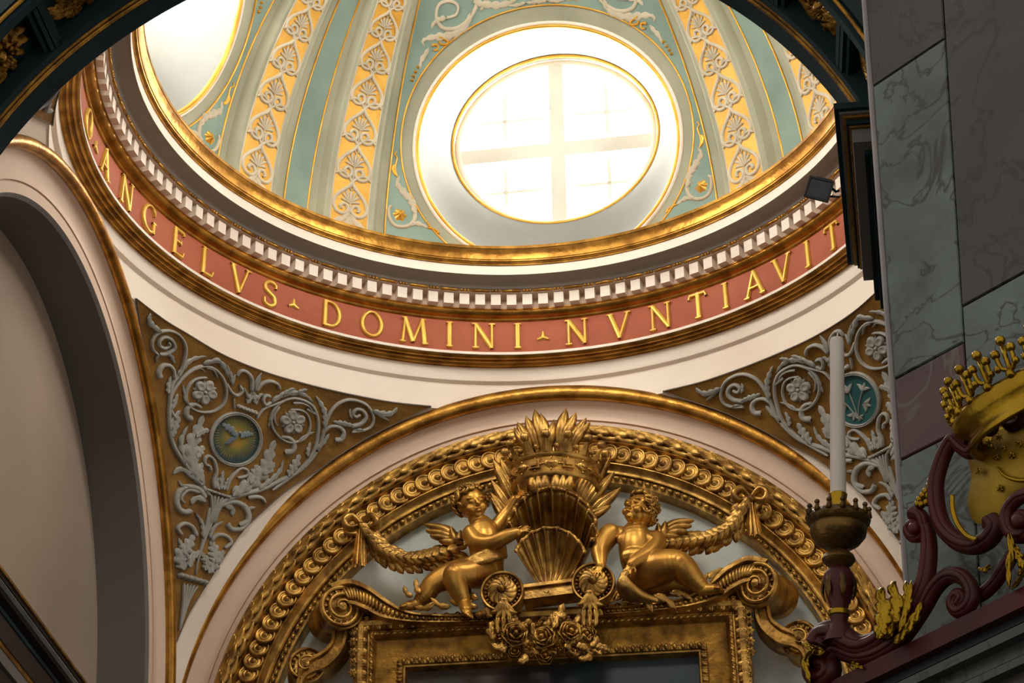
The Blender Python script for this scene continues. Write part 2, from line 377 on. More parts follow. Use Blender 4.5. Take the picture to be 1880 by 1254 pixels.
# ---------------------------------------------------------------- near arch (dark, between viewer and crossing)
NC = (-.072, .002); NR = .843
nw = thing('wall_near', None, None, (0, -1.2, 0)); tag(nw, 'dark soffit of the near arch crossing the top corners', kind='structure')
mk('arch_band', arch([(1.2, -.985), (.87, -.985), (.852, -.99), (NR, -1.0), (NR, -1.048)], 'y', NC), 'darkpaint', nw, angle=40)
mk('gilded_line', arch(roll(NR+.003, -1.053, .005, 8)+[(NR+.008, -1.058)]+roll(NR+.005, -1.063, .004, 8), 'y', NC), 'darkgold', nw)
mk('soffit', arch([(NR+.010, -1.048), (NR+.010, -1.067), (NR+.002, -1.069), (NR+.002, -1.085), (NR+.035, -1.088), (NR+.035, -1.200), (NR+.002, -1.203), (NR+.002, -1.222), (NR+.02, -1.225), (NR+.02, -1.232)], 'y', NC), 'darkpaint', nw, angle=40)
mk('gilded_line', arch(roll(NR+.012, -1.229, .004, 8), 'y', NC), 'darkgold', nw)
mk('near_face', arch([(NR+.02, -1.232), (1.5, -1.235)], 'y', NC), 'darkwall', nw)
# ---------------------------------------------------------------- oval windows
def rotz(p, q):                                    # local frame (x right, y outward) of the front window -> quarter q, with the dome's rotation
    a = rad(q-90)+DROT; return Vector((p[0]*cos(a)-p[1]*sin(a), p[0]*sin(a)+p[1]*cos(a), p[2]))
WY, WZ, WR = 1.05, 1.905, .315
for wi, q in enumerate((90, 180, 270, 0)):
    wn = thing('window_%d' % (wi+1), None, None, rotz((0, WY, WZ), q)); tag(wn, ['large oval window above the altar with a white cross bar', 'oval window at the upper left behind the dark arch', None, None][wi], kind='structure')
    # splayed reveal from the dome to the glass
    rows = []; N = 96
    for i in range(N):
        t = 2*pi*i/N; a, e = oval(t, 1.0, 90); p0 = rotz(dome(a, e, .004), 90); 
        aa = -DROT; p0 = Vector((p0.x, p0.y, p0.z)); 
        a_ = rad(a); e_ = rad(e); p0 = Vector(((DR-.004)*cos(e_)*cos(a_), (DR-.004)*cos(e_)*sin(a_), DZ+(DR-.004)*sin(e_)))
        p1 = Vector((WR*cos(t), WY, WZ+WR*sin(t)))
        row = []
        for k in range(11):
            s = k/10; b = sin(s*pi/2)**1.15; g = 1-(1-s)**1.6
            row.append(rotz((p0.x+(p1.x-p0.x)*b, p0.y+(p1.y-p0.y)*g, p0.z+(p1.z-p0.z)*b), q))
        p2 = Vector((WR*cos(t), WY+.06, WZ+WR*sin(t))); row.append(rotz(p2, q))
        rows.append(row)
    mb = MB(); mb.grid(rows, closeu=True); mk('reveal', mb, 'reveal', wn)
    # gilded rim round the glass
    def ring(r, y, w_): 
        m_ = MB(); m_.tube([rotz((r*cos(2*pi*i/72), y, WZ+r*sin(2*pi*i/72)), q) for i in range(73)], w_, 8, False); return m_
    mk('gilded_rim', ring(WR-.004, WY+.004, .006), 'goldline', wn)
    mk('white_rim', ring(WR-.018, WY+.03, .014), 'winwhite', wn)
    # frame bars
    def bar(x0, z0, x1, z1, w_, d, y, nm='bar'):
        m_ = MB(); c0 = ((x0+x1)/2, y, (z0+z1)/2); dx, dz = x1-x0, z1-z0; L = hypot(dx, dz)/2
        ax = (Vector((dx, 0, dz)).normalized(), Vector((0, 1, 0)), Vector((-dz, 0, dx)).normalized())
        m_.box(c0, (L, d, w_), ax); m_.v = [rotz(p, q) for p in m_.v]; mk(nm, m_, 'winwhite', wn, smooth=False)
    R_ = WR-.012; zc = -.03
    bar(.005, WZ-R_, .005, WZ+R_, .022, .014, WY+.035, 'mullion'); bar(-R_, WZ+zc, R_, WZ+zc, .026, .014, WY+.036, 'transom')
    for s_ in (-1, 1):
        xx = s_*.155; zt = sqrt(R_*R_-xx*xx)
        bar(xx, WZ+zc, xx, WZ+zt, .0055, .006, WY+.045, 'glazing_bar'); 
        zz = .105; xt = sqrt(R_*R_-zz*zz); bar(.02*s_, WZ+zz, s_*xt, WZ+zz, .0055, .006, WY+.045, 'glazing_bar')
        bar(xx, WZ+zc, xx, WZ-zt, .0055, .006, WY+.045, 'glazing_bar'); bar(.02*s_, WZ-.16, s_*sqrt(R_*R_-.0256), WZ-.16, .0055, .006, WY+.045, 'glazing_bar')
    xs = (-WR, -.155, .005, .155, WR); zs = (-WR, -.16, -.03, .105, WR)                # one pane per opening between the bars
    for i in range(4):
        for j in range(4):
            poly = [(WR*cos(2*pi*k/96), WR*sin(2*pi*k/96)) for k in range(96)]
            for ax_, lim, sg in ((0, xs[i], 1), (0, xs[i+1], -1), (1, zs[j], 1), (1, zs[j+1], -1)):
                out_ = []
                for a, b in zip(poly, poly[1:]+poly[:1]):
                    da, db = sg*(a[ax_]-lim), sg*(b[ax_]-lim)
                    if da >= 0: out_.append(a)
                    if da*db < 0: t = da/(da-db); out_.append((a[0]+(b[0]-a[0])*t, a[1]+(b[1]-a[1])*t))
                poly = out_
                if len(poly) < 3: break
            if len(poly) >= 3:
                pn = MB(); pn.add([rotz((x, WY+.058, WZ+z), q) for x, z in poly], [tuple(range(len(poly)))]); mk('pane', pn, 'daylight_bright' if wi == 1 else 'daylight', wn, smooth=False)
# ---------------------------------------------------------------- gilded inscription  O · ANGELVS · DOMINI · NVNTIAVIT
H_, T_ = .104, .062
def arc2(cx, cy, rx, ry, a0, a1, n=14): return [(cx+rx*cos(rad(a0+(a1-a0)*i/n)), cy+ry*sin(rad(a0+(a1-a0)*i/n))) for i in range(n+1)]
def serif(x, y, w_=.13): return ([(x-w_, y), (x, y), (x+w_, y)], [.03, .05, .03])
def sv(pts, w_): return (pts, [w_]*len(pts))
def stress(pts, lo, hi, cx, rx): return (pts, [lo+(hi-lo)*min(1, abs(p[0]-cx)/rx) for p in pts])
GLY = {
 'I': (.20, [sv([(.1, 0), (.1, 1)], H_), serif(.1, .03), serif(.1, .97)]),
 'N': (.82, [sv([(.08, 0), (.08, 1)], T_), sv([(.10, .97), (.74, .03)], H_), sv([(.74, 0), (.74, 1)], T_), serif(.08, .03), serif(.04, .97, .1), serif(.74, .97)]),
 'A': (.86, [sv([(.06, 0), (.43, 1)], T_), sv([(.41, 1), (.80, 0)], H_), sv([(.2, .36), (.66, .36)], .045), serif(.06, .03), serif(.8, .03)]),
 'V': (.86, [sv([(.06, 1), (.44, 0)], H_), sv([(.42, 0), (.80, 1)], T_), serif(.06, .97), serif(.8, .97)]),
 'M': (1.05, [sv([(.06, 0), (.16, 1)], T_), sv([(.16, 1), (.50, .06)], H_), sv([(.50, .06), (.86, 1)], T_), sv([(.86, 1), (.98, 0)], H_), serif(.06, .03), serif(.98, .03), serif(.12, .97, .1), serif(.9, .97, .1)]),
 'E': (.60, [sv([(.1, 0), (.1, 1)], H_), sv([(.1, .96), (.52, .96), (.55, .84)], T_), sv([(.1, .52), (.42, .52)], .045), sv([(.42, .6), (.42, .44)], .035), sv([(.1, .04), (.54, .04), (.59, .2)], T_)]),
 'L': (.58, [sv([(.1, 0), (.1, 1)], H_), serif(.1, .97), sv([(.1, .04), (.52, .04), (.58, .22)], T_)]),
 'T': (.76, [sv([(.38, 0), (.38, 1)], H_), serif(.38, .03), sv([(.0, .80), (.05, .95), (.38, .95), (.71, .95), (.76, .80)], T_)]),
 'D': (.80, [sv([(.1, 0), (.1, 1)], H_), (lambda p: stress(p, .045, .09, .2, .5))([(.06, .97), (.3, .965)]+arc2(.3, .5, .42, .465, 80, -80)+[(.3, .035), (.06, .03)])]),
 'O': (.92, [(lambda p: stress(p, .045, .09, .46, .38))(arc2(.46, .5, .40, .47, 90, 450, 28))]),
 'G': (.88, [(lambda p: stress(p, .045, .09, .46, .38))(arc2(.46, .5, .40, .47, 50, 300, 22)+[(.74, .14)]), sv([(.74, .04), (.74, .42)], .07), serif(.74, .43, .11), sv([(.71, .86), (.74, .7)], .035)]),
 'S': (.62, [(spline([(.56, .74), (.54, .90), (.32, .97), (.10, .84), (.12, .64), (.32, .52), (.52, .40), (.56, .18), (.34, .03), (.10, .10), (.06, .28)], 4), None)]),
}
def build_letter(ch, az0, z0, hgt, lean=0.0):
    wd, st = GLY[ch]; mb = MB(); R0 = .9985
    def P(u, v, h):
        x = (u-wd/2)*hgt*.86; a = az0-x/R0
        return Vector(((R0-h)*cos(a), (R0-h)*sin(a), z0+v*hgt))
    for pts, wds in st:
        if wds is None:
            n = len(pts); wds = [.05+.045*sin(pi*i/(n-1)) for i in range(n)]
        if len(pts) == 2:
            pts = [tuple(a+(b-a)*k/3 for a, b in zip(*pts)) for k in range(4)]; wds = [wds[0]]*4
        mb.stroke(P, pts, wds, .0075, sec=((-1, -.1), (-.95, .55), (-.55, 1), (.55, 1), (.95, .55), (1, -.1)))
    return mk('letter', mb, 'lettergold', frieze, angle=60)
def cyl_az(x, y, R=.9985):
    d = pray(x, y); a = d.x**2+d.y**2; b = d.x*CAM_C.x+d.y*CAM_C.y; c = CAM_C.x**2+CAM_C.y**2-R*R
    p = CAM_C+d*((-b+sqrt(max(b*b-a*c, 0)))/a); return atan2(p.y, p.x)
for ch, x, y in (('O', 159.5, 232), ('A', 190, 307), ('N', 230, 350), ('G', 272.6, 399), ('E', 326, 446), ('L', 379, 487), ('V', 439, 511), ('S', 494, 544), ('D', 609, 580),
                 ('O', 682, 600), ('M', 759.5, 612), ('I', 825, 619), ('N', 888, 621), ('I', 950.5, 621), ('N', 1059.5, 614), ('V', 1138, 604), ('N', 1214, 592),
                 ('T', 1283, 571), ('I', 1334, 558), ('A', 1387.5, 537), ('V', 1439, 506), ('I', 1485, 477), ('T', 1530, 438)):
    build_letter(ch, cyl_az(x, y), 1.137, .081)
for x, y in ((174, 267), (538, 565), (997, 618)):
    a0 = cyl_az(x, y); mb = MB()
    P = lambda u, v, h: Vector(((.9985-h)*cos(a0-u), (.9985-h)*sin(a0-u), 1.172+v))
    for k in range(3):
        t = rad(90+120*k); mb.stroke(P, [(0, 0), (.011*cos(t), .011*sin(t)), (.019*cos(t), .017*sin(t))], [.007, .005, .003], .006)
    mk('stop_mark', mb, 'lettergold', frieze)
# ---------------------------------------------------------------- dome panels, ribs and scrollwork
def strip(a0, a1, e0, e1, h, n=4, m=40):
    mb = MB(); mb.grid([[dome(a0+(a1-a0)*j/n, e0+(e1-e0)*i/m, h) for j in range(n+1)] for i in range(m+1)]); return mb
def domeP(a, e, h): return dome(a, e, h)
def gline(pts, w_, h, base=0.0):                   # thin gilded fillet in (az, el)
    mb = MB(); rows = []
    n = len(pts)
    for i in range(n):
        a = pts[max(i-1, 0)]; b = pts[min(i+1, n-1)]; c = cos(rad(pts[i][1])); dx, dy = (b[0]-a[0])*c, b[1]-a[1]; L = hypot(dx, dy) or 1e-9
        nx, ny = -dy/L/c, dx/L
        rows.append([dome(pts[i][0]+nx*w_*q, pts[i][1]+ny*w_*q, base+h*k) for q, k in ((-1, 0), (-.7, .8), (0, 1), (.7, .8), (1, 0))])
    mb.grid(rows); return mb
RH = .026
def rib_unit(e0, st, azc, sgn):
    """palmette in a heart of scrolls; u across, v along the rib"""
    mb = MB(); cu = 3.55; k = st/1.95
    P = lambda u, v, h: dome(azc+cu*u*sgn, e0+k*v, RH+.001+h)
    for s in (-1, 1):
        m = lambda pts: [(s*x, y) for x, y in pts]
        mb.stroke(P, m(spline([(-.03, 1.80), (.16, 1.50), (.48, 1.20), (.78, .82), (.87, .42), (.66, .06), (.32, .0), (.10, .22), (.16, .48), (.38, .53), (.50, .36), (.38, .24)], 4)), [.05]+[.095]*40+[.08, .07, .06, .03], .0065)
        mb.stroke(P, m(spline([(.06, 1.70), (-.16, 1.96), (-.44, 2.16), (-.74, 2.16), (-.92, 1.98)], 4)), [.05]+[.08]*13+[.07, .05, .02], .006)
        for a, L in ((22, .70), (46, .62), (74, .50)):
            t = rad(90-a); x1, y1 = L*cos(t), L*sin(t)
            mb.stroke(P, m(spline([(.03, .62), (.03+x1*.5, .66+y1*.62), (x1*1.0, .62+y1)], 4)), [.02, .03, .045, .06, .07, .075, .07, .05, .02], .005)
    mb.stroke(P, [(0, .6), (0, .8), (0, 1.0), (0, 1.2), (0, 1.3)], [.02, .05, .075, .07, .02], .0055)
    mb.stroke(P, [(0, 1.28), (.09, 1.42), (0, 1.58), (-.09, 1.42)], .025, .005, closed=True)
    mb.stroke(P, [(0, -.1), (0, .1), (0, .35), (0, .62)], [.03, .06, .05, .03], .005)
    return mb
ribs = {}
def make_ribs():
    for side in (-1, 1):
        rib = thing('rib', None, None, (0, 0, 1.4), parent=ceil_)
        c = 135+side*9.2
        prof = [(-5.6, -.004), (-5.0, .010), (-4.55, RH-.003), (-4.2, RH), (-3, RH), (-2, RH), (-1, RH), (0, RH), (1, RH), (2, RH), (3, RH), (4.2, RH), (4.55, RH-.003), (5.0, .010), (5.6, -.004)]
        mb = MB(); mb.grid([[dome(c+a, -1+66*i/48, h) for a, h in prof] for i in range(49)]); parts = [mk('rib_body', mb, 'stone', rib, angle=25)]
        parts.append(mk('gold_ground', strip(c-3.35, c+3.35, 1.5, 64, RH+.0012), 'ribgold', rib))
        for s in (-1, 1): parts.append(mk('edge_fillet', gline([(c+s*3.4, 1.5+62*i/40) for i in range(41)], .13, .0022, RH), 'ribrelief', rib))
        e = 5.2; u = 0
        while e < 60:
            st = 7.0*cos(rad(e))**1.1; parts.append(mk('palmette', rib_unit(e, st, c, side), 'ribrelief', rib)); e += st
        mb = MB()
        for k in (-1, 1): mb.leaf(lambda a, b, h: dome(a, b, RH+h), [(c, 5.6), (c+k*1.2, 4.2), (c+k*2.6, 3.4), (c+k*3.0, 2.4)], .75, .006, 3)
        mb.leaf(lambda a, b, h: dome(a, b, RH+h), [(c, 5.6), (c, 2.2)], .9, .006, 3); parts.append(mk('base_leaf', mb, 'ribrelief', rib))
        ribs[side] = (rib, parts)
make_ribs()
for q in (90, 180, 270):
    for side in (-1, 1):
        rib, parts = ribs[side]; r2 = thing('rib', None, None, (0, 0, 1.4), parent=ceil_); r2.rotation_euler = (0, 0, rad(q))
        for p in parts: inst(p.name.split('.')[0], p, r2, Matrix.Translation(p.location))
# blue strips between the ribs and blue panels round the windows
for q in (45, 135, 225, 315):
    bp = mk('blue_panel', strip(q-2.2, q+2.2, 3.2, 62, .0015), 'blue', ceil_)
    L = [(q-2.25, 62-58.8*i/40) for i in range(41)]+[(q-2.25+4.5*i/6, 3.2) for i in range(7)]+[(q+2.25, 3.2+58.8*i/40) for i in range(41)]
    mk('gilded_edge', gline(L, .16, .004, .001), 'goldline', bp)
for q in (0, 90, 180, 270):
    bp = mk('blue_panel', sector(1.115, 28.8, 2.6, 60, .0015, q), 'blue', ceil_)
    L = [(q-28.8, 60-57.4*i/40) for i in range(41)]+[(q-28.8+15*i/20, 2.6) for i in range(21)]
    for s in (1, -1):
        mk('gilded_edge', gline([(q+s*(a-q), e) for a, e in L], .17, .004, .001), 'goldline', bp)
    ov = [oval(2*pi*i/96, 1.115, q) for i in range(97)]; mk('gilded_edge', gline(ov, .17, .004, .001), 'goldline', bp)
    ov = [oval(2*pi*i/96, 1.0, q) for i in range(97)]; mk('gilded_rim', gline(ov, .42, .011, -.002), 'goldline', ceil_)
    ov = [oval(2*pi*i/96, 1.018, q) for i in range(97)]; mk('stone_rim', gline(ov, .35, .008, -.001), 'white', ceil_)
# scrolls of the front and left panels, traced on the dome
def dome_px(x, y):
    d = pray(x, y); o = CAM_C-Vector((0, 0, DZ)); b = o.dot(d); p = o+d*(-b+sqrt(max(b*b-o.dot(o)+DR*DR, 0)))
    return math.degrees(atan2(p.y, p.x)-DROT), math.degrees(math.asin(max(-1, min(1, p.z/DR))))
def c2(x, y): return dome_px(600+x/2.916, y/2.916)
PD = lambda a, e, h: dome(a, e, .0015+h)
W1 = .033                                          # degrees per crop pixel, roughly
def dome_scroll():
    out = []
    def st(pts, w0, w1, m='ribrelief', h=.006):
        q = spline([c2(*p) for p in pts], 5); n = len(q); b = MB(); b.stroke(PD, q, [(w0+(w1-w0)*i/(n-1))*W1 for i in range(n)], h); out.append(('scroll', b, m))
    def lf(pts, w_, lob=4, m='ribrelief', h=.007):
        b = MB(); b.leaf(PD, [c2(*p) for p in spline(pts, 5)], w_*W1, h, lob); out.append(('leaf', b, m))
    def ros(x, y, r_, m='goldline', n=6):
        cc = c2(x, y); b = MB(); b.polar(PD, cc, lambda t: r_*W1*(.75+.25*abs(cos(n/2*t))), lambda k, t: .009*(1-k*k)*(.6+.4*abs(cos(n/2*t)))+.003*(k < .3), 36, 4); out.append(('rosette', b, m))
    ros(390, 1152, 36)
    st([(345, 1105), (330, 1120), (335, 1170), (365, 1210), (420, 1215), (465, 1185), (470, 1130), (440, 1070), (410, 1045)], 8, 13)
    lf([(470, 1150), (455, 1085), (410, 1030), (375, 985), (388, 945)], 24, 6)
    lf([(430, 1205), (490, 1200), (540, 1222)], 16, 3)
    st([(540, 1222), (580, 1232), (600, 1252), (572, 1240)], 6, 4, 'goldline', .004)
    lf([(378, 950), (352, 905), (365, 880)], 12, 2, 'goldline', .004)
    st([(372, 945), (365, 900), (375, 850), (362, 830), (372, 812)], 5, 4, 'goldline', .004)
    # upper corner
    st([(640, 95), (690, 80), (700, 30), (655, 5), (600, 25), (585, 90), (620, 150), (700, 150), (770, 90), (800, 20), (770, -40)], 8, 14)
    lf([(640, 95), (600, 105), (572, 125), (560, 150)], 20, 3)
    lf([(770, 60), (745, 140), (660, 190), (570, 200), (515, 215), (520, 245)], 28, 7)
    lf([(780, 10), (840, 22), (930, 28), (1020, -2)], 24, 5)
    lf([(800, -60), (850, 0), (820, 60)], 20, 4)
    st([(600, 200), (640, 215), (645, 235), (612, 238), (600, 222)], 9, 6, 'goldline', .005)
    st([(560, 245), (588, 240), (592, 265), (572, 270)], 9, 6, 'goldline', .005)
    lf([(545, 255), (530, 285), (505, 325), (495, 370)], 17, 3)
    for x, y in ((487, 358), (474, 385), (463, 408), (456, 430)): ros(x, y, 11, 'goldline', 2)
    # crest over the window
    lf([(1090, -10), (1120, 8), (1180, 4)], 14, 3); lf([(1180, 0), (1230, 6), (1280, -4)], 12, 3)
    return out
DS = dome_scroll()
for q in (90, 180):
    for nm, b, m in DS:
        for mir in (False, True):
            def tr(p):
                v = Vector(p); a = -DROT; v = Vector((v.x*cos(a)-v.y*sin(a), v.x*sin(a)+v.y*cos(a), v.z))
                if mir: v.x = -v.x
                a = DROT+rad(q-90); return (v.x*cos(a)-v.y*sin(a), v.x*sin(a)+v.y*cos(a), v.z)
            b2 = MB(); b2.v = [tr(p) for p in b.v]; b2.f = b.f; mk(nm, b2, m, ceil_)
# ---------------------------------------------------------------- pendentive panels: ochre ground with grey stucco scrolls
def pA(x, y): return (240+x/4.823, 540+y/4.823)
def pB(x, y): return (440+x/5.222, 660+y/5.222)
def pC(x, y): return (280+x/6.267, 760+y/6.267)
def pD(x, y): return (290+x/4.18, 900+y/4.18)
PP = lambda x, y, h: on_pend(x, y, h+.0065)
# ground panel: fill between its left and right outlines
top_edge = spline([pA(38, 30), (300, 586), (343, 612), (398, 645), (446, 667), (500, 687), (549, 701), (600, 714), (655, 726), (720, 738), pB(1835, 446)], 4)
low_edge = spline([pB(1835, 446), (754, 764), (718, 781), (679, 800), (651, 817), (612, 842), (585, 861), (555, 880), (526, 899), (484, 936), (443, 976), (407, 1027), (383, 1065), (369, 1087), (345, 1127), (330, 1160), (322, 1180)], 4)
left_edge = spline([pA(38, 30), (256, 600), (268, 660), (283, 740), (296, 830), (305, 920), (311, 1010), (315, 1100), (319, 1180)], 4)
def xy_at(curve, y=None):
    for a, b in zip(curve, curve[1:]):
        lo, hi = (a, b) if a[1] <= b[1] else (b, a)
        if lo[1] <= y <= hi[1]: return lo[0]+(hi[0]-lo[0])*(y-lo[1])/((hi[1]-lo[1]) or 1)
    return curve[-1][0]
rt = top_edge+low_edge[1:]
rows = []
for i in range(90):
    y = 547+(1179-547)*(i/89)
    x0 = xy_at(left_edge, y); x1 = max(x0+.4, xy_at(rt, max(y, 546.8)))
    if y < pB(1835, 446)[1]: x1 = max(x0+.4, xy_at(top_edge, y))
    else: x1 = max(x0+.4, xy_at(low_edge, y))
    rows.append([on_pend(x0+(x1-x0)*j/24, y, .006) for j in range(25)])
gb = MB(); gb.grid(rows)
def both(name, mb, m, sub=None, smooth=True):
    o = mk(name, mb, m, wpl if sub is None else sub[0], smooth)
    o2 = inst(name, o, wpr if sub is None else sub[1], Matrix.Diagonal((-1, 1, 1, 1)))
    if sub is None: inst(name, o, wpn, Matrix.Diagonal((1, -1, 1, 1)))
    return o, o2
both('ochre_ground', gb, 'pendground')
eb = MB()
for cv in (top_edge, low_edge, left_edge):
    eb.stroke(lambda x, y, h: on_pend(x, y, .002+h), cv, 1.1, .0065)
both('panel_edge', eb, 'shadowgap')
def V(c, pts): return [c(*p) for p in pts]
def pst(c, pts, w0, w1=None, h=.010, name='scroll'):
    q = spline(V(c, pts), 5); n = len(q); w1 = w0 if w1 is None else w1
    b = MB(); b.stroke(PP, q, [(w0+(w1-w0)*i/(n-1))*(1 if 0 < i < n-1 else .4) for i in range(n)], h); both(name, b, 'stucco')
def plf(c, pts, w_, lob=4, h=.011):
    b = MB(); b.leaf(PP, spline(V(c, pts), 5), w_, h, lob); both('leaf', b, 'stucco')
def pros(c, x, y, r_, rot=.3):
    cc = c(x, y); b = MB()
    for k in range(5):
        t = rot+2*pi*k/5; p0 = (cc[0]+r_*.58*cos(t), cc[1]+r_*.58*sin(t))
        b.polar(PP, p0, lambda a: r_*.44*(1+.12*cos(2*(a-t))), lambda q, a: .012-.004*(1-q)-.010*(q > .95), 14, 4)
        t += pi/5; b.leaf(PP, [(cc[0]+r_*.4*cos(t), cc[1]+r_*.4*sin(t)), (cc[0]+r_*1.0*cos(t), cc[1]+r_*1.0*sin(t))], r_*.16, .008, 1, 5)
    b.polar(PP, cc, lambda a: r_*.2, lambda q, a: .017*(1-.6*q), 12, 3); both('rosette', b, 'stucco')
# upper-left branch
plf(pA, [(250, 320), (190, 280), (150, 230), (160, 165)], 6.5, 3)
pst(pA, [(380, 1100), (330, 980), (350, 800), (430, 680), (465, 560), (470, 450), (420, 360), (330, 315), (230, 330), (175, 400), (180, 480), (230, 530)], 3.4, 2.4)
pst(pA, [(235, 520), (300, 520), (370, 470), (350, 400), (290, 370), (240, 400), (240, 450), (290, 470), (330, 440), (310, 415)], 4.2, 2.6)
plf(pA, [(300, 520), (340, 540), (375, 610)], 4.5, 3); plf(pA, [(225, 520), (215, 545), (210, 600)], 2.2, 1)
pst(pA, [(370, 740), (365, 670), (330, 625), (270, 625), (235, 680), (250, 735)], 2.8, 5.5)
plf(pA, [(310, 880), (320, 800), (340, 720)], 4.5, 3)
plf(pA, [(400, 720), (450, 640), (530, 570), (650, 540)], 5, 5)
# first rosette spiral
pst(pA, [(320, 1090), (340, 900), (420, 760), (520, 670), (620, 630), (720, 650), (800, 730), (835, 850), (810, 960), (720, 1030), (600, 1035), (510, 990), (475, 900), (500, 800), (570, 740), (660, 730)], 3.4, 2.0)
pst(pA, [(540, 660), (600, 645), (640, 680)], 2.4, 1); pst(pA, [(650, 640), (720, 665), (750, 730)], 2.6, 1.2)
plf(pA, [(620, 605), (690, 590), (760, 580), (800, 620), (850, 700), (890, 800)], 6, 5)
pst(pA, [(830, 780), (880, 860), (930, 890), (975, 850), (950, 800)], 3.4, 3)
plf(pA, [(890, 800), (870, 700), (835, 620)], 4.5, 3); plf(pA, [(880, 800), (900, 740), (915, 705)], 3, 2)
pros(pA, 640, 860, 23)
pst(pA, [(610, 1000), (550, 970), (490, 1000), (480, 1070), (530, 1105)], 3, 6.5)
plf(pA, [(470, 960), (460, 880), (450, 800)], 3, 2); plf(pA, [(340, 1010), (370, 960), (400, 880)], 5, 3)
plf(pA, [(330, 1200), (360, 1110), (420, 1030)], 8, 4)
pst(pA, [(900, 910), (903, 1010)], 1.8)
# crowning palmette over the medallion
pst(pA, [(1060, 850), (1060, 740), (1010, 680), (960, 675), (930, 720)], 4.2, 2.6); pst(pA, [(1100, 850), (1150, 790), (1220, 765), (1290, 790), (1310, 840)], 4.2, 2.6)
plf(pA, [(1085, 850), (1110, 770), (1148, 690)], 5, 1); plf(pA, [(1010, 960), (1040, 920), (1075, 850)], 7, 3); plf(pA, [(1100, 970), (1090, 920), (1075, 850)], 7, 3)
plf(pA, [(1030, 920), (1010, 860), (985, 820)], 3.5, 2); plf(pA, [(1100, 930), (1130, 890), (1165, 880)], 3.5, 2)
for k in range(6):
    b = MB(); x, y = pA(945+k*29, 988+k*11); b.polar(PP, (x, y), lambda a: 4.6, lambda q, a: .014*sqrt(max(0, 1-q*q))+.001, 12, 3); both('collar_bead', b, 'stucco')
# right branch (second rosette)
pst(pB, [(300, 1250), (560, 1060), (700, 880), (740, 720), (740, 560), (690, 440), (590, 380), (480, 365), (360, 420), (295, 520), (300, 640), (370, 740), (470, 790), (580, 770), (650, 700), (665, 600), (630, 510), (560, 475), (480, 475)], 3.4, 2.0)
pst(pB, [(500, 410), (580, 410), (650, 440), (690, 500)], 3.2, 1.6); pst(pB, [(630, 465), (690, 500), (740, 530)], 3, 2)
plf(pB, [(290, 400), (380, 340), (480, 315), (580, 320), (650, 360), (695, 410)], 6, 5); plf(pB, [(400, 330), (460, 290), (520, 270)], 4, 2); plf(pB, [(540, 310), (590, 290), (640, 282)], 3.6, 2)
pst(pB, [(150, 560), (215, 470), (300, 430), (420, 390)], 2.0, 2.6); pst(pB, [(285, 350), (240, 340), (215, 380), (240, 430), (290, 400)], 3, 3.4)
pros(pB, 500, 595, 23, .9)
plf(pB, [(320, 470), (290, 560), (265, 650)], 4, 3); pst(pB, [(370, 440), (320, 520), (325, 590), (350, 630)], 3, 1.4)
pst(pB, [(390, 740), (460, 745), (510, 800), (500, 870), (420, 890)], 3, 6.5); plf(pB, [(540, 790), (630, 720), (710, 690)], 3, 2)
plf(pB, [(800, 650), (810, 520), (770, 420), (720, 345)], 6, 5)
pst(pB, [(740, 880), (790, 720), (830, 570), (900, 450), (1010, 385), (1120, 390), (1220, 440), (1275, 540), (1260, 630), (1180, 675), (1070, 690)], 3.4, 2.6)
plf(pB, [(1180, 670), (1100, 670), (1065, 710)], 3.5, 2); plf(pB, [(1260, 480), (1340, 510), (1420, 520), (1480, 490), (1505, 455)], 7, 4); plf(pB, [(1300, 500), (1350, 540), (1430, 580)], 3.5, 2)
pst(pB, [(1060, 640), (1160, 610), (1205, 550), (1180, 490), (1120, 470), (1080, 510), (1110, 545), (1150, 520)], 4.6, 2.8); plf(pB, [(1080, 630), (990, 610), (890, 590)], 6, 4); plf(pB, [(1070, 560), (1050, 510), (1055, 465)], 3, 2)
pst(pB, [(800, 690), (860, 640), (940, 640), (990, 690), (970, 760), (905, 770)], 2.6, 5.5)
plf(pB, [(720, 860), (800, 780), (850, 710)], 6, 3); plf(pB, [(640, 930), (650, 850), (670, 790)], 4.5, 3)
# lower leaves and stems
pst(pC, [(640, 930), (500, 760), (370, 590), (260, 430), (190, 260), (170, 60), (180, -60)], 5, 3.4)
plf(pC, [(560, 820), (440, 560), (440, 350), (500, 200), (560, 20)], 17, 7, .012); plf(pC, [(480, 500), (520, 440), (570, 370)], 9, 3); plf(pC, [(470, 260), (540, 200), (630, 180)], 8, 3)
plf(pC, [(540, 780), (530, 660), (555, 560)], 8, 3); plf(pC, [(350, 560), (310, 330), (340, 220), (385, 140)], 6, 4); plf(pC, [(200, 260), (230, 140), (290, 30)], 10, 3)
plf(pC, [(470, 760), (380, 660), (290, 630), (220, 690)], 7, 2)
pst(pC, [(590, 960), (530, 870), (440, 835), (350, 845), (280, 900), (260, 1000), (290, 1090), (360, 1130), (430, 1110)], 5, 5.5); plf(pC, [(400, 830), (320, 820), (285, 760)], 4, 2); pst(pC, [(520, 900), (400, 870), (330, 920), (310, 980), (350, 1020)], 4, 2)
plf(pC, [(600, 1010), (520, 960), (460, 980), (430, 1040)], 7, 2)
pst(pC, [(700, 1180), (780, 1020), (900, 960), (1060, 910), (1250, 860), (1440, 770), (1620, 690), (1760, 580), (1880, 430)], 6, 3.6)
plf(pC, [(880, 940), (1100, 800), (1280, 620), (1330, 470), (1390, 310)], 17, 7, .012); plf(pC, [(1100, 800), (1150, 700), (1190, 590)], 10, 4); plf(pC, [(1240, 680), (1330, 650), (1390, 560)], 7, 3)
plf(pC, [(1200, 860), (1370, 740), (1460, 640), (1490, 530)], 6, 5); plf(pC, [(1540, 720), (1620, 600), (1680, 470)], 10, 4)
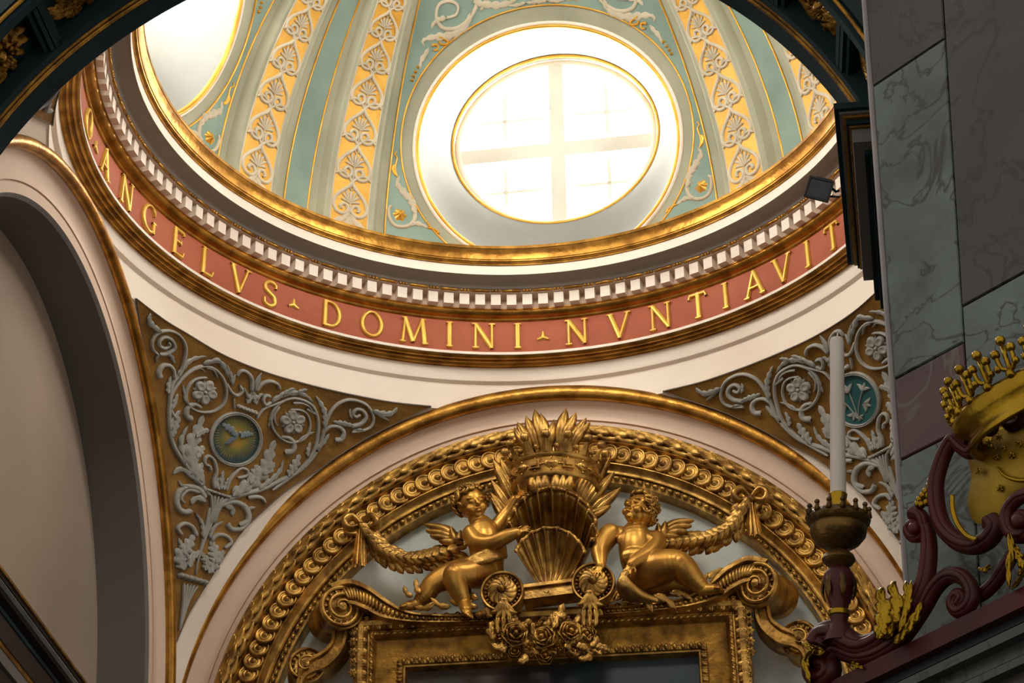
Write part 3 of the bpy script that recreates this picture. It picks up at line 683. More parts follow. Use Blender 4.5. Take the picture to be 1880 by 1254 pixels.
pst(pC, [(1080, 960), (1180, 950), (1250, 970), (1285, 1020)], 5, 2.5)
pst(pC, [(760, 1060), (900, 1010), (1010, 1040), (1080, 1130), (1080, 1230), (980, 1280)], 5, 5); plf(pC, [(1010, 1050), (1090, 1080), (1170, 1070)], 4, 2); plf(pC, [(800, 1060), (900, 1080), (900, 1170)], 7, 2)
# cup under the medallion
pst(pC, [(700, 850), (690, 760), (720, 660), (690, 530), (630, 480), (585, 510), (590, 570), (640, 600), (650, 650)], 3.6, 2.6); pst(pC, [(830, 880), (870, 760), (930, 680), (1000, 620), (1070, 640), (1080, 690), (1030, 720), (960, 730)], 3.6, 2.6)
for dx, l in ((-60, 120), (0, 190), (60, 120)): plf(pC, [(770+dx*.3, 870), (780+dx, 870-l*.6), (800+dx, 870-l*1.15)], 5.5, 3)
for k in range(10):
    b = MB(); x, y = pC(600+k*28, 865+k*9.5); b.polar(PP, (x, y), lambda a: 3.4, lambda q, a: .013*sqrt(max(0, 1-q*q))+.001, 10, 3); both('collar_bead', b, 'stucco')
for k in range(5): pst(pC, [(650+k*45, 920+k*12), (665+k*22, 1050), (650+k*14, 1250)], 2.6, 1.8)
# trunk, second cup and spike
for k in range(4): pst(pD, [(385+k*20, 130), (360+k*12, 260), (330+k*6, 380), (290, 560), (280, 650)], 2.2, 1.4, .008)
plf(pD, [(330, 370), (330, 260), (275, 170)], 4.5, 4); plf(pD, [(380, 370), (420, 280), (490, 240)], 4.5, 4)
pst(pD, [(520, 250), (560, 300), (640, 290), (690, 220), (680, 150), (640, 100)], 5, 4)
pst(pD, [(285, 350), (250, 280), (190, 255), (140, 290), (170, 340)], 4.5, 3.5); pst(pD, [(400, 390), (440, 345), (510, 350), (550, 400), (500, 445)], 4.5, 3.5)
plf(pD, [(180, 620), (160, 520), (220, 420), (260, 350)], 16, 6, .014); plf(pD, [(360, 640), (420, 560), (420, 470), (400, 390)], 15, 6, .014); plf(pD, [(220, 600), (240, 520), (320, 470)], 10, 4, .016); plf(pD, [(330, 620), (360, 560), (320, 480)], 9, 4, .016)
plf(pD, [(200, 500), (170, 430), (150, 370)], 6, 3); plf(pD, [(420, 560), (470, 510), (495, 460)], 7, 3)
for k in range(6):
    b = MB(); x, y = pD(160+k*37, 655+k*11); b.polar(PP, (x, y), lambda a: 6.2, lambda q, a: .018*sqrt(max(0, 1-q*q))+.001, 12, 3); both('collar_bead', b, 'stucco')
for k in range(5): pst(pD, [(185+k*26, 715+k*5), (180+k*11, 850), (150, 1080)], 3, 1.0, .010)
# medallions
def medal(ground):
    cx, cy = pC(943, 285)
    ring = MB(); 
    for r_, w_ in ((48.0, 2.2), (45.2, 1.6)):
        ring.stroke(PP, [(cx+r_*.98*cos(2*pi*i/64), cy+r_*1.02*sin(2*pi*i/64)) for i in range(64)], w_, .010, closed=True)
    disc = MB(); disc.polar(PP, (cx, cy), lambda t: 45.5, lambda q, t: .002, 48, 3, sx=.98, sy=1.02)
    return ring, disc
def glow_mat():
    m = bpy.data.materials.new('dove_medallion'); m.use_nodes = True; nt = m.node_tree; b = nt.nodes['Principled BSDF']; b.inputs['Roughness'].default_value = .6
    c3 = on_pend(*pC(945, 265))*S
    g = nt.nodes.new('ShaderNodeNewGeometry'); d = nt.nodes.new('ShaderNodeVectorMath'); d.operation = 'DISTANCE'; d.inputs[1].default_value = c3
    nt.links.new(g.outputs['Position'], d.inputs[0]); n = nt.nodes.new('ShaderNodeTexNoise'); n.inputs['Scale'].default_value = 9; nt.links.new(g.outputs['Position'], n.inputs['Vector'])
    a = nt.nodes.new('ShaderNodeMath'); a.operation = 'MULTIPLY_ADD'; nt.links.new(n.outputs['Fac'], a.inputs[0]); a.inputs[1].default_value = .10; nt.links.new(d.outputs['Value'], a.inputs[2])
    r = nt.nodes.new('ShaderNodeValToRGB'); r.color_ramp.elements[0].position = .12; r.color_ramp.elements[0].color = rgb('#a8842a'); r.color_ramp.elements[1].position = .30; r.color_ramp.elements[1].color = rgb('#1f3a3a')
    e = r.color_ramp.elements.new(.2); e.color = rgb('#6f6a2c')
    nt.links.new(a.outputs[0], r.inputs['Fac']); nt.links.new(r.outputs['Color'], b.inputs['Base Color']); return m
MT['dove_ground'] = glow_mat(); MT['teal'] = mat('teal_ground', '#1f5a58', '#184a4b', 2, .5)
ring_, disc_ = medal(0)
mo = mk('medallion', disc_, 'dove_ground', wpl); m2 = inst('medallion', mk('medallion', disc_.mirror(), 'teal', wpr), None, Matrix()) if False else mk('medallion', disc_.mirror(), 'teal', wpr)
mk('medallion_ring', ring_, 'stucco', mo); mk('medallion_ring', ring_.mirror(), 'stucco', m2)
MT['dove'] = mat('dove_grey', '#7d8a8c', '#66757a', 6, .7)
b = MB()
b.leaf(PP, spline(V(pC, [(830, 340), (900, 285), (950, 240), (985, 205)]), 5), 6, .010, 1); b.polar(PP, pC(990, 210), lambda t: 3.4, lambda q, t: .009*(1-.6*q), 10, 3)
b.leaf(PP, spline(V(pC, [(935, 250), (900, 190), (850, 150), (790, 108)]), 5), 9, .009, 4); b.leaf(PP, spline(V(pC, [(985, 260), (1040, 235), (1090, 225), (1140, 230)]), 5), 7.5, .009, 4)
b.leaf(PP, V(pC, [(880, 300), (850, 325), (820, 345)]), 5.5, .007, 2)
mk('dove', b, 'dove', mo)
b = MB(); rr_ = random.Random(3)
for k in range(46):
    t = 2*pi*k/46; r0_, r1_ = 30+4*rr_.random(), 36+8*rr_.random(); cx, cy = pC(945, 270)
    b.stroke(PP, [(cx+r0_*cos(t), cy+r0_*sin(t)), (cx+(r0_+r1_)/2*cos(t), cy+(r0_+r1_)/2*sin(t)), (cx+min(r1_, 42)*cos(t), cy+min(r1_, 42)*sin(t))], [.5, .4, .15], .0025)
mk('ray_lines', b, 'goldline', mo, kind='stuff')
# lilies in the right medallion
b = MB(); lx, ly = pC(943, 285)
def lily(x, y, r_, a):
    for k in (-1, 0, 1):
        t = a+k*.7; b.leaf(PP, spline([(x, y), (x+r_*.6*cos(t), y+r_*.6*sin(t)), (x+r_*cos(t+k*.3), y+r_*sin(t+k*.3))], 4), r_*.22, .008, 1)
for x, y, r_, a in ((10, -14, 18, -1.1), (-16, -14, 16, -2.0), (18, 6, 16, 0.2), (-14, 8, 17, 2.7), (4, 22, 17, 1.2), (-2, 30, 10, 2.4), (20, -22, 10, -.6)): lily(lx+x, ly+y, r_, a)
for pts in ([(0, 34), (4, 10), (10, -14)], [(0, 34), (-6, 8), (-16, -14)], [(0, 34), (10, 18), (18, 6)]): b.stroke(PP, spline([(lx+x, ly+y) for x, y in pts], 4), 1.0, .006)
mk('lilies', b.mirror(), 'stucco', m2)
# ---------------------------------------------------------------- gilded arch moulding round the altar
YA = 1.03
arcm = thing('gilded_arch_moulding', 'gilded round arch moulding with laurel leaves and overlapping coins framing the altar', 'arch moulding', (0, YA, 0))
mk('moulding_body', arch([(.915, 1.06), (.913, 1.040), (.908, 1.034), (.866, 1.034), (.862, 1.028), (.858, 1.026), (.855, 1.034), (.852, 1.040), (.804, 1.040), (.802, 1.034), (.798, 1.030)]+spline([(.796, 1.030), (.790, 1.036), (.782, 1.042), (.776, 1.043)], 4)+[(.775, 1.040), (.771, 1.039), (.771, 1.052), (.752, 1.056), (.750, 1.10)], 'y'), 'altargold', arcm, angle=40)
def lp(name, mb, m, ang_list, parent, smooth=True):    # a piece modelled at the top of the arch, then copied round it
    o0 = None
    for a in ang_list:
        R_ = Matrix.Rotation(pi/2-a, 4, 'Y')
        if o0 is None:
            o0 = mk(name, mb, m, parent, smooth); loc = o0.location.copy(); o0.matrix_local = Matrix.Translation(loc) @ R_
        else: inst(name, o0, parent, Matrix.Translation(loc) @ R_)
coin = MB(); r_ = .0275
tilt = Matrix.Rotation(rad(14), 3, 'Z')
def coinax(s):
    ax = (Vector((1, 0, 0)), Vector((0, 0, 1)), Vector((0, -1, 0))); return [tilt @ v if s > 0 else tilt.inverted() @ v for v in ax]
for s, lo, hi in ((1, 8, 84), (-1, 96, 176)):
    coin = MB(); prof = [(r_, -.004), (r_, .002), (r_*.94, .006), (r_*.86, .007), (r_*.76, .003), (r_*.66, .0015), (r_*.55, .004), (r_*.46, .005), (r_*.38, .002), (r_*.3, .003), (r_*.2, .008), (0.0001, .010)]
    coin.lathe(prof, (0, YA+.006, .828), 24, ax=coinax(-s))
    n_ = int((hi-lo)/2.62); lp('coin', coin, 'altargold', [rad(lo+2.62*i) for i in range(n_+1)], arcm)
    for row, (rr, dy) in enumerate(((.8985, .0), (.8845, -.008), (.8705, .0))):
        lf = MB(); PL = lambda u, v, h, rr=rr, dy=dy: Vector((u*s, YA+.003+dy-h-.010*abs(u)/.06, rr+v))
        k = (row-1)*.007
        lf.leaf(PL, [(-.036, 0), (-.010, k*.3), (.014, k*.7), (.036, k)], .0125, .012, 1, 9)
        n_ = int((hi-lo)/3.3); lp('laurel_leaf', lf, 'altargold', [rad(lo+3.3*i+(1.65 if row != 1 else 0)) for i in range(n_+1)], arcm)
bd = MB(); bd.ellip((0, YA+.016, .7625), (Vector((.0085, 0, 0)), Vector((0, .0055, 0)), Vector((0, 0, .0062))), 8, 6)
lp('bead', bd, 'altargold', [rad(10+1.62*i) for i in range(103)], arcm)
# ---------------------------------------------------------------- altar frame
YF = .985
fr = thing('picture_frame', 'gilded carved picture frame below the scallop shell', 'picture frame', (0, YF, -1.2))
def fpath(inset, off=0.0): return [(-.50+inset, -1.2), (-.50+inset, .328-inset), (.492-inset, .328-inset), (.492-inset, -1.2)]
def fsweep(prof):
    mb = MB(); cols = []
    for ins, dep in prof: cols.append([Vector((x, YF-dep, z)) for x, z in fpath(ins)])
    mb.grid([[c[i] for c in cols] for i in range(4)]); return mb
mk('moulding_outer', fsweep([(-.012, -.06), (-.012, .0), (-.006, .022), (.004, .028), (.016, .026), (.024, .016), (.026, .008), (.030, .008), (.032, .014), (.038, .016), (.042, .010), (.044, .002)]), 'altargold', fr, angle=35)
mk('moulding_cove', fsweep([(.044, .002), (.047, -.002)]+[(.05+.05*t, -.004-.012*sin(pi*t*.5)) for t in (0, .2, .4, .6, .8, 1)]+[(.101, -.010)]), 'darkgold', fr, angle=35)
mk('moulding_inner', fsweep([(.101, -.010), (.102, -.004), (.108, -.001), (.115, -.004), (.117, -.010), (.121, -.011), (.124, -.02), (.124, -.06)]), 'altargold', fr, angle=35)
# carved leaves along the outer moulding, tongues along the inner one
lf = MB(); PL = lambda u, v, h: Vector((u, YF-.020-h, v))
lf.leaf(PL, [(0, .016), (0, 0), (0, -.016)], .011, .010, 2, 7); lf.stroke(PL, [(-.012, .014), (-.0145, 0), (-.012, -.014)], .0018, .008); lf.stroke(PL, [(-.006, .015), (0, .018), (.006, .015)], .002, .009)
l0 = mk('carved_leaf', lf, 'altargold', fr); b0_ = l0.location.copy()
egg = MB(); egg.ellip((0, YF+.001, 0), (Vector((.0062, 0, 0)), Vector((0, .008, 0)), Vector((0, 0, .0085))), 8, 6); egg.box((.009, YF+.004, 0), (.0012, .006, .007))
e0_ = mk('carved_tongue', egg, 'altargold', fr)
rope = MB(); rope.ellip((0, YF-.012, 0), (Vector((.0072, 0, .004)), Vector((0, .006, 0)), Vector((-.002, 0, .0045))), 8, 6); rp0 = mk('rope_bead', rope, 'altargold', fr)
def along(src, name, inset, step, skip):
    first = True
    for (x0, z0), (x1, z1), rot in (((-.50+inset, .328-inset), (.492-inset, .328-inset), 0), ((-.50+inset, .328-inset), (-.50+inset, -.10), -pi/2), ((.492-inset, .328-inset), (.492-inset, -.10), pi/2)):
        L = hypot(x1-x0, z1-z0); n_ = int(L/step)
        for i in range(n_):
            t = (i+.5)/n_; x, z = x0+(x1-x0)*t, z0+(z1-z0)*t
            if rot == 0 and skip and abs(x) < skip: continue
            m_ = Matrix.Translation(b0_+Vector((x, 0, z))*S) @ Matrix.Rotation(rot, 4, 'Y')
            if first: src.matrix_local = m_; first = False
            else: inst(name, src, fr, m_)
along(l0, 'carved_leaf', .010, .029, .13); along(e0_, 'carved_tongue', .108, .0205, 0); along(rp0, 'rope_bead', .036, .0165, 0)
# dark painting inside the frame
def paint_mat():
    m = bpy.data.materials.new('dark_painting'); m.use_nodes = True; nt = m.node_tree; b = nt.nodes['Principled BSDF']; b.inputs['Roughness'].default_value = .35
    g = nt.nodes.new('ShaderNodeNewGeometry'); sx = nt.nodes.new('ShaderNodeSeparateXYZ'); nt.links.new(g.outputs['Position'], sx.inputs[0])
    n = nt.nodes.new('ShaderNodeTexNoise'); n.inputs['Scale'].default_value = 1.1; n.inputs['Detail'].default_value = 5; nt.links.new(g.outputs['Position'], n.inputs['Vector'])
    a = nt.nodes.new('ShaderNodeMath'); a.operation = 'MULTIPLY_ADD'; nt.links.new(sx.outputs[0], a.inputs[0]); a.inputs[1].default_value = .17; nt.links.new(n.outputs['Fac'], a.inputs[2])
    r = nt.nodes.new('ShaderNodeValToRGB'); els = r.color_ramp.elements; els[0].position = .25; els[0].color = rgb('#33281f'); els[1].position = .75; els[1].color = rgb('#16323c')
    e = els.new(.42); e.color = rgb('#4a3328'); e = els.new(.55); e.color = rgb('#20262b')
    nt.links.new(a.outputs[0], r.inputs['Fac']); nt.links.new(r.outputs['Color'], b.inputs['Base Color']); return m
MT['painting'] = paint_mat()
pt = MB(); pt.box((-.004, 1.03, -.5), (.385, .006, .72)); 
pto = mk('painting', pt, 'painting', smooth=False, label='dark oil painting inside the gilded altar frame', cat='painting', org=(-.004, 1.03, -1.2))
sb = MB(); 
def PQ(Y0): return lambda u, v, h: on_y(u, v, Y0)+Vector((0, -h, 0))
# ---------------------------------------------------------------- scrolled pediment either side of the frame
def mirx(p): return (-p[0]-.008, p[1], p[2])
def volute(mb, c, r_, ax, turns=2.3, depth=.07):
    """spiral face: ax = (right, up, outward normal)"""
    c = Vector(c); n_ = 60; pts = []
    for i in range(n_+1):
        t = i/n_; a = pi*.5+turns*2*pi*t; R_ = r_*(1-.78*t); pts.append(c+ax[0]*R_*cos(a)+ax[1]*R_*sin(a)+ax[2]*(.012*t))
    mb.tube(pts, [r_*.11*(1-.35*i/n_) for i in range(n_+1)], 8)
    mb.lathe([(r_*.20, -.004), (r_*.18, .016), (.0001, .02)], c, 14, ax=ax)
    mb.lathe([(r_*1.04, .004), (r_*1.04, -.012), (r_*.92, -.02), (r_*.92, -depth*.6), (r_*1.0, -depth*.7), (r_*1.0, -depth), (0.0001, -depth)], c, 28, ax=ax)
    mb.lathe([(r_*1.04, .004), (r_*.98, .006), (r_*.9, -.004), (.0001, -.006)], c, 28, ax=ax)
    for k in range(16):
        a = 2*pi*k/16; d = ax[0]*cos(a)+ax[1]*sin(a); mb.ellip(c+d*r_*.74, (d*r_*.15, ax[2].cross(d)*r_*.075, ax[2]*.006), 6, 4)
for sgn, lab in ((1, 'gilded scroll pediment arm under the cherub whose arm reaches to the shell'), (-1, 'gilded scroll pediment arm under the cherub with a bare chest')):
    fx = (lambda p: p) if sgn > 0 else mirx
    c0 = on_y(627, 1116, .93); ped = thing('scroll_pediment_arm', lab, 'scroll', fx((c0.x, .95, c0.z-.06)), 'scroll pediment arms over the picture frame')
    def add(name, mb, m='altargold', **k): 
        b2 = MB(); b2.v = [fx(p) for p in mb.v]; b2.f = mb.f; return mk(name, b2, m, ped, **k)
    N_ = Vector((.42, -.90, -.08)).normalized(); U_ = Vector((0, 0, 1)); U_ = (U_-N_*U_.dot(N_)).normalized(); R_ = U_.cross(N_)
    mb = MB(); volute(mb, c0, .056, (R_, U_, N_), depth=.13); add('volute', mb, angle=50)
    # S-shaped band from the volute down to the middle
    top = spline([on_y(*p)[:] for p in ((606, 1076, .93), (640, 1066, .93), (676, 1078, .93), (712, 1104, .935), (750, 1125, .94), (800, 1131, .945), (860, 1132, .95), (905, 1130, .95))], 5)
    bot = spline([on_y(*p)[:] for p in ((640, 1110, .93), (652, 1112, .93), (672, 1120, .93), (700, 1134, .935), (745, 1142, .94), (800, 1144, .945), (860, 1143, .95), (905, 1141, .95))], 5)
    mb = MB(); rows = []
    for a, b in zip(top, bot):
        a, b = Vector(a), Vector(b); back = Vector((0, .12, 0)); f_ = Vector((0, -.004, 0)); m_ = (a+b)/2
        rows.append([a+back, a, a+f_*3, a.lerp(b, .18)+f_*3, a.lerp(b, .25), a.lerp(b, .8), a.lerp(b, .86)+f_*2, b+f_*2, b, b+back])
    mb.grid(rows); add('scroll_band', mb, angle=40)
    for i in range(3, len(top)-1, 1):
        a, b = Vector(top[i]), Vector(bot[i]); t = (Vector(top[min(i+1, len(top)-1)])-Vector(top[i-1])).normalized(); d = (b-a)
        if d.length > .014: mb = MB(); mb.ellip(a.lerp(b, .52)+Vector((0, -.004, 0)), (d*.27, Vector((0, -.007, 0)), t*.0062), 8, 6); add('egg', mb)
    # lower console beside the frame with a small volute
    c1 = on_y(562, 1222, .97); N2 = Vector((.2, -.97, 0)).normalized(); R2 = Vector((0, 0, 1)).cross(N2)
    mb = MB(); volute(mb, c1, .047, (R2, Vector((0, 0, 1)), N2), 1.6, .08); add('small_volute', mb, angle=50)
    mb = MB(); Pm = PQ(1.0)
    for off, w_, h_ in ((0, 9, .035), (-11, 3.5, .045), (11, 3.5, .045)):
        mb.stroke(Pm, spline([(628+off*.9, 1150), (629+off, 1175), (622+off*.8, 1200+off*.5), (600+off*.4, 1222+off), (575, 1234+off), (560, 1250+off), (550, 1290+off)], 5), w_, h_, sec=((-1, -.6), (-1, .8), (-.7, 1), (.7, 1), (1, .8), (1, -.6)))
    add('console_band', mb, angle=40)
    for k in range(5):
        x, y = 648, 1160+k*19; mb = MB()
        for t in range(6): mb.leaf(PQ(.965), [(x, y), (x+9*cos(t*pi/3), y+9*sin(t*pi/3))], 3.2, .010, 1, 5)
        mb.polar(PQ(.965), (x, y), lambda a: 3.0, lambda q, a: .014*(1-.5*q), 10, 2); add('flower', mb)
# ---------------------------------------------------------------- scallop shell
def shell_fan(mb, base, rim, nfl, Yr, bowl, amp, lob):
    """fluted bowl from the foot of the shell up to a traced rim; rim = (cx, cy, r, a0, a1) in the wall plane"""
    cx, cy, R, a0, a1 = rim; rows = []; nr, nt = 20, nfl*8; edge = []; dirs = []
    for i in range(nt+1):
        a = rad(a0+(a1-a0)*i/nt); fl = abs(sin(pi*nfl*i/nt))**.55; rr = R+lob*(fl-.6)
        edge.append(on_y(cx+rr*cos(a), cy-rr*sin(a), Yr)); dirs.append(fl)
    for j in range(nr+1):
        s = j/nr; row = []
        for i, p in enumerate(edge):
            u = 2*i/nt-1; q = base+Vector((u*.022, 0, 0)); c = q.lerp(p, s)
            c = c+Vector((0, bowl*sin(pi*min(1, s*1.05))*(1-.45*u*u)+amp*s*(dirs[i]-.5), 0)); row.append(c)
        rows.append(row)
    mb.grid(rows); e = rows[-1]; mb.grid([e, [p+Vector((0, .018, .003)) for p in e]]); return rows
sb0 = on_y(1009, 1078, .93)
shell = thing('scallop_shell', 'large gilded scallop shell between two cherubs under a crown', 'shell', sb0)
mb = MB(); r_up = shell_fan(mb, sb0+Vector((0, .02, 0)), (1013, 976, 80, 172, -14), 9, .905, .085, .024, 7); mk('upper_shell', mb, 'altargold', shell)
mb = MB(); mb.tube(r_up[-1], .0072, 8); mk('upper_rim', mb, 'altargold', shell)
mb = MB(); r_lo = shell_fan(mb, sb0, (1010, 1036, 67, 160, 18), 7, .875, .03, .012, 1.5); mk('lower_shell', mb, 'altargold', shell)
mb = MB(); mb.tube(r_lo[-1], .0055, 8); mk('lower_rim', mb, 'altargold', shell)
for rows_, nfl, w_ in ((r_lo, 7, .0012), (r_up, 9, .0014)):
    for k in range(nfl+1):                           # raised ribs between the flutes
        pts = [r_[k*8]+Vector((0, -.003, 0)) for r_ in rows_]; mb = MB(); mb.tube(pts, [.0010+w_*j/20 for j in range(len(pts))], 6); mk('shell_rib', mb, 'altargold', shell)
mb = MB(); P = PQ(.93)
for y0, y1, d in ((1076, 1082, .022), (1083, 1097, .012), (1098, 1104, .024)):
    mb.stroke(P, [(962+8*i, (y0+y1)/2+3.5-1.0*i) for i in range(13)], (y1-y0)/2+.5, d, sec=((-1, -1.5), (-1, .8), (-.8, 1), (.8, 1), (1, .8), (1, -1.5)))
mb.poly(P, [(1004, 1083), (1010, 1089), (1004, 1095), (998, 1089)], .016, .2); mk('base_band', mb, 'altargold', shell, angle=40)
# ---------------------------------------------------------------- rosettes with bell flowers
def rosette3(c, r_, name, lab):
    t_ = thing(name, lab, 'rosette', (c.x, c.y, c.z-r_), 'rosettes at the foot of the scallop shell')
    ax = (Vector((1, 0, 0)), Vector((0, 0, 1)), Vector((0, -1, 0)))
    mb = MB(); mb.lathe([(r_*1.0, -.03), (r_*1.0, .012), (r_*.97, .017), (r_*.90, .016), (r_*.88, .006), (r_*.6, -.006), (.0001, -.006)], c, 40, ax=ax); rg_ = mk('ring', mb, 'altargold', t_, angle=40)
    mb = MB()
    for k in range(26):
        a = 2*pi*k/26; d = ax[0]*cos(a)+ax[1]*sin(a); mb = MB(); mb.ellip(c+d*r_*.77+Vector((0, -.004, 0)), (d*r_*.11, ax[2].cross(d)*r_*.055, ax[2]*.008), 6, 4); mk('egg', mb, 'altargold', rg_)
    pass
    for k in range(12):
        a = 2*pi*k/12; P_ = lambda u, v, h: c+ax[0]*u+ax[1]*v+ax[2]*h
        pts = [(r_*.13*cos(a), r_*.13*sin(a)), (r_*.36*cos(a+.25), r_*.36*sin(a+.25)), (r_*.58*cos(a+.62), r_*.58*sin(a+.62)), (r_*.66*cos(a+.95), r_*.66*sin(a+.95))]
        mb = MB(); mb.leaf(lambda u, v, h: P_(u, v, h+.018-.012*hypot(u, v)/r_), spline(pts, 4), r_*.14, .014, 1, 9); mk('petal', mb, 'altargold', t_)
    mb = MB(); mb.lathe([(r_*.17, .01), (r_*.16, .032), (r_*.1, .040), (.0001, .042)], c, 14, ax=ax); mk('boss', mb, 'altargold', t_)
rosette3(on_y(923, 1089, .905), .056, 'rosette', 'gilded swirling rosette beside the shin of the kneeling cherub')
rosette3(on_y(1090, 1073, .905), .056, 'rosette', 'gilded swirling rosette under the hand of the cherub with a bare chest')
# ---------------------------------------------------------------- rose garland hanging in front of the frame
gar = thing('rose_garland', 'gilded swag of carved roses hanging below the shell', 'garland', on_y(1000, 1200, .92))
def rose(c, r_, seed):
    mb = MB(); rn = random.Random(seed); tl = Vector((rn.uniform(-.3, .3), -1, rn.uniform(-.55, -.1))).normalized(); u = tl.orthogonal().normalized(); v = tl.cross(u)
    for lay, (R1, n_, z) in enumerate(((1.0, 6, -.25), (.72, 5, .05), (.46, 4, .3))):
        for k in range(n_):
            a = 2*pi*(k+.5*lay)/n_+seed; d = u*cos(a)+v*sin(a); s_ = tl.cross(d)
            mb.ellip(c+d*r_*R1*.55+tl*r_*z, (d*r_*.16+tl*r_*.30, s_*r_*R1*.62, tl*r_*.12-d*r_*.04), 8, 6)
    mb.ellip(c+tl*r_*.35, (u*r_*.2, v*r_*.2, tl*r_*.25), 8, 6); return mb
for i, (x, y, Y, r_) in enumerate(((946, 1164, .885, 22), (998, 1170, .872, 20), (1047, 1160, .885, 20), (1080, 1163, .90, 14), (918, 1166, .905, 13), (945, 1196, .91, 15), (1000, 1204, .90, 16), (1054, 1192, .91, 15), (972, 1190, .90, 11), (1026, 1190, .90, 11), (1000, 1144, .90, 11))):
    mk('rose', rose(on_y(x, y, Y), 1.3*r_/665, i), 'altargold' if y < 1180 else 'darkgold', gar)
rn = random.Random(5)
for i in range(64):
    x = 906+rn.random()*190; y = 1128+rn.random()*74; Y = .90+rn.random()*.03; a = rn.random()*6.3; L = 18+rn.random()*12
    mb = MB(); mb.leaf(lambda u, v, h: on_y(u, v, Y)+Vector((0, -h-.0004*(abs(u-x)+abs(v-y)), 0)), spline([(x, y), (x+L*.5*cos(a), y+L*.5*sin(a)), (x+L*cos(a+.4), y+L*sin(a+.4))], 4), 8.5, .014, 2, 9); mk('leaf', mb, 'altargold', gar)
for cx, cy in ((925, 1118), (1083, 1104)):           # bell flowers under the rosettes
    for k in range(5):
        a = pi/2+(k-2)*.62; mb = MB(); mb.leaf(lambda u, v, h: on_y(u, v, .885)+Vector((0, -h, 0)), spline([(cx, cy-14), (cx+13*cos(a), cy+10*sin(a)), (cx+25*cos(a), cy+22*sin(a))], 4), 7, .016, 1, 9); mk('bell_petal', mb, 'altargold', gar)
    mb = MB(); mb.ellip(on_y(cx, cy-14, .885), (Vector((.014, 0, 0)), Vector((0, .014, 0)), Vector((0, 0, .012)))); mk('bell_cap', mb, 'altargold', gar)
    for k in range(3):
        mb = MB(); mb.leaf(lambda u, v, h: on_y(u, v, .89)+Vector((0, -h, 0)), spline([(cx-9+9*k, cy+14), (cx-12+12*k, cy+28), (cx-10+10*k, cy+46)], 4), 6, .014, 2, 9); mk('bell_petal', mb, 'altargold', gar)
# ---------------------------------------------------------------- crown with plumes
cc = on_y(1012, 842, .817)+Vector((0, .113, 0))
crown = thing('crown', 'gilded crown with ball-tipped points above the scallop shell', 'crown', cc-Vector((0, 0, .03)))
cr = .113; tlt = Matrix.Rotation(rad(2.0), 3, 'Y') @ Matrix.Rotation(rad(6), 3, 'X')
axc = [tlt @ Vector(v) for v in ((1, 0, 0), (0, 1, 0), (0, 0, 1))]
mb = MB(); mb.lathe([(cr*.93, -.030), (cr*1.0, -.034), (cr*1.04, -.030), (cr*1.04, -.024), (cr*.98, -.021), (cr*1.0, .018), (cr*1.05, .022), (cr*1.06, .028), (cr*1.02, .032), (cr*.96, .030), (cr*.93, -.030)], cc, 56, ax=axc); band_ = mk('band', mb, 'altargold', crown, angle=50)
nsp = 14
for k in range(nsp):
    a = 2*pi*k/nsp+.12; d = axc[0]*cos(a)+axc[1]*sin(a); s_ = axc[2].cross(d); o = cc+axc[2]*.03+d*cr; tip = o+axc[2]*.036+d*.020
    mb = MB(); mb.add([o-s_*.019, o+s_*.019, o+d*.008, o-d*.004, tip+s_*.004, tip-s_*.004, tip+d*.004], [(0, 2, 6, 5), (2, 1, 4, 6), (0, 5, 3), (3, 5, 4), (3, 4, 1)]); po_ = mk('point', mb, 'altargold', crown, False)
    mb = MB(); mb.sphere(tip+axc[2]*.008, .0125, 12, 8); mk('ball', mb, 'altargold', po_)
    a += pi/nsp; d = axc[0]*cos(a)+axc[1]*sin(a); o = cc+axc[2]*.03+d*cr; mb = MB(); mb.sphere(o+axc[2]*.016+d*.006, .0085, 10, 7); mb.tube([o-axc[2]*.004, o+axc[2]*.016+d*.006], .004, 6); mk('small_ball', mb, 'altargold', crown)
for k in range(16):                                  # jewels on the band
    a = 2*pi*k/16; d = axc[0]*cos(a)+axc[1]*sin(a); s_ = axc[2].cross(d); o = cc+d*cr*1.0; mb = MB()
    if k % 2: mb.box(o, (.016, .006, .012), (s_, d, axc[2])); mb.box(o+d*.004, (.009, .006, .006), (s_, d, axc[2]))
    else: mb.ellip(o, (s_*.019, d*.006, axc[2]*.012)); mb.ellip(o+d*.004, (s_*.011, d*.006, axc[2]*.006))
    for q in (-1, 1):
        mb.sphere(o+axc[2]*.016*q, .003, 6, 4)
    aa = a+pi/16; d2 = axc[0]*cos(aa)+axc[1]*sin(aa); s2 = axc[2].cross(d2)
    for q in (-.006, 0, .006): mb.sphere(cc+d2*cr*1.0+s2*q, .0032, 6, 4)
    mk('jewel', mb, 'altargold', band_, angle=40)
plm = thing('plume_spray', 'gilded plumes fanning out behind the crown and shell', 'plumes', on_y(1010, 980, 1.0))
def plume(base, tip, w_, Yb, Yt, lab=None):
    b, t = on_y(*base, Yb), on_y(*tip, Yt); d = t-b; L = d.length; d.normalize(); s_ = d.cross(Vector((0, -1, 0))).normalized(); n_ = s_.cross(d)
    mb = MB(); rows = []
    for i in range(13):
        q = i/12; W = w_*1.25*(sin(pi*(.10+.90*q**1.35))**.75 if q < 1 else .02); c = b+d*L*q+n_*(.02*sin(pi*q)*(1 if n_.y < 0 else -1))
        rows.append([c-s_*W, c-s_*W*.55+Vector((0, -.006, 0)), c-s_*W*.12+Vector((0, -.009, 0)), c+Vector((0, -.004, 0)), c+s_*W*.12+Vector((0, -.009, 0)), c+s_*W*.55+Vector((0, -.006, 0)), c+s_*W, c+Vector((0, .008, 0))])
    mb.grid(rows, closev=True); mk('plume', mb, 'altargold', plm)
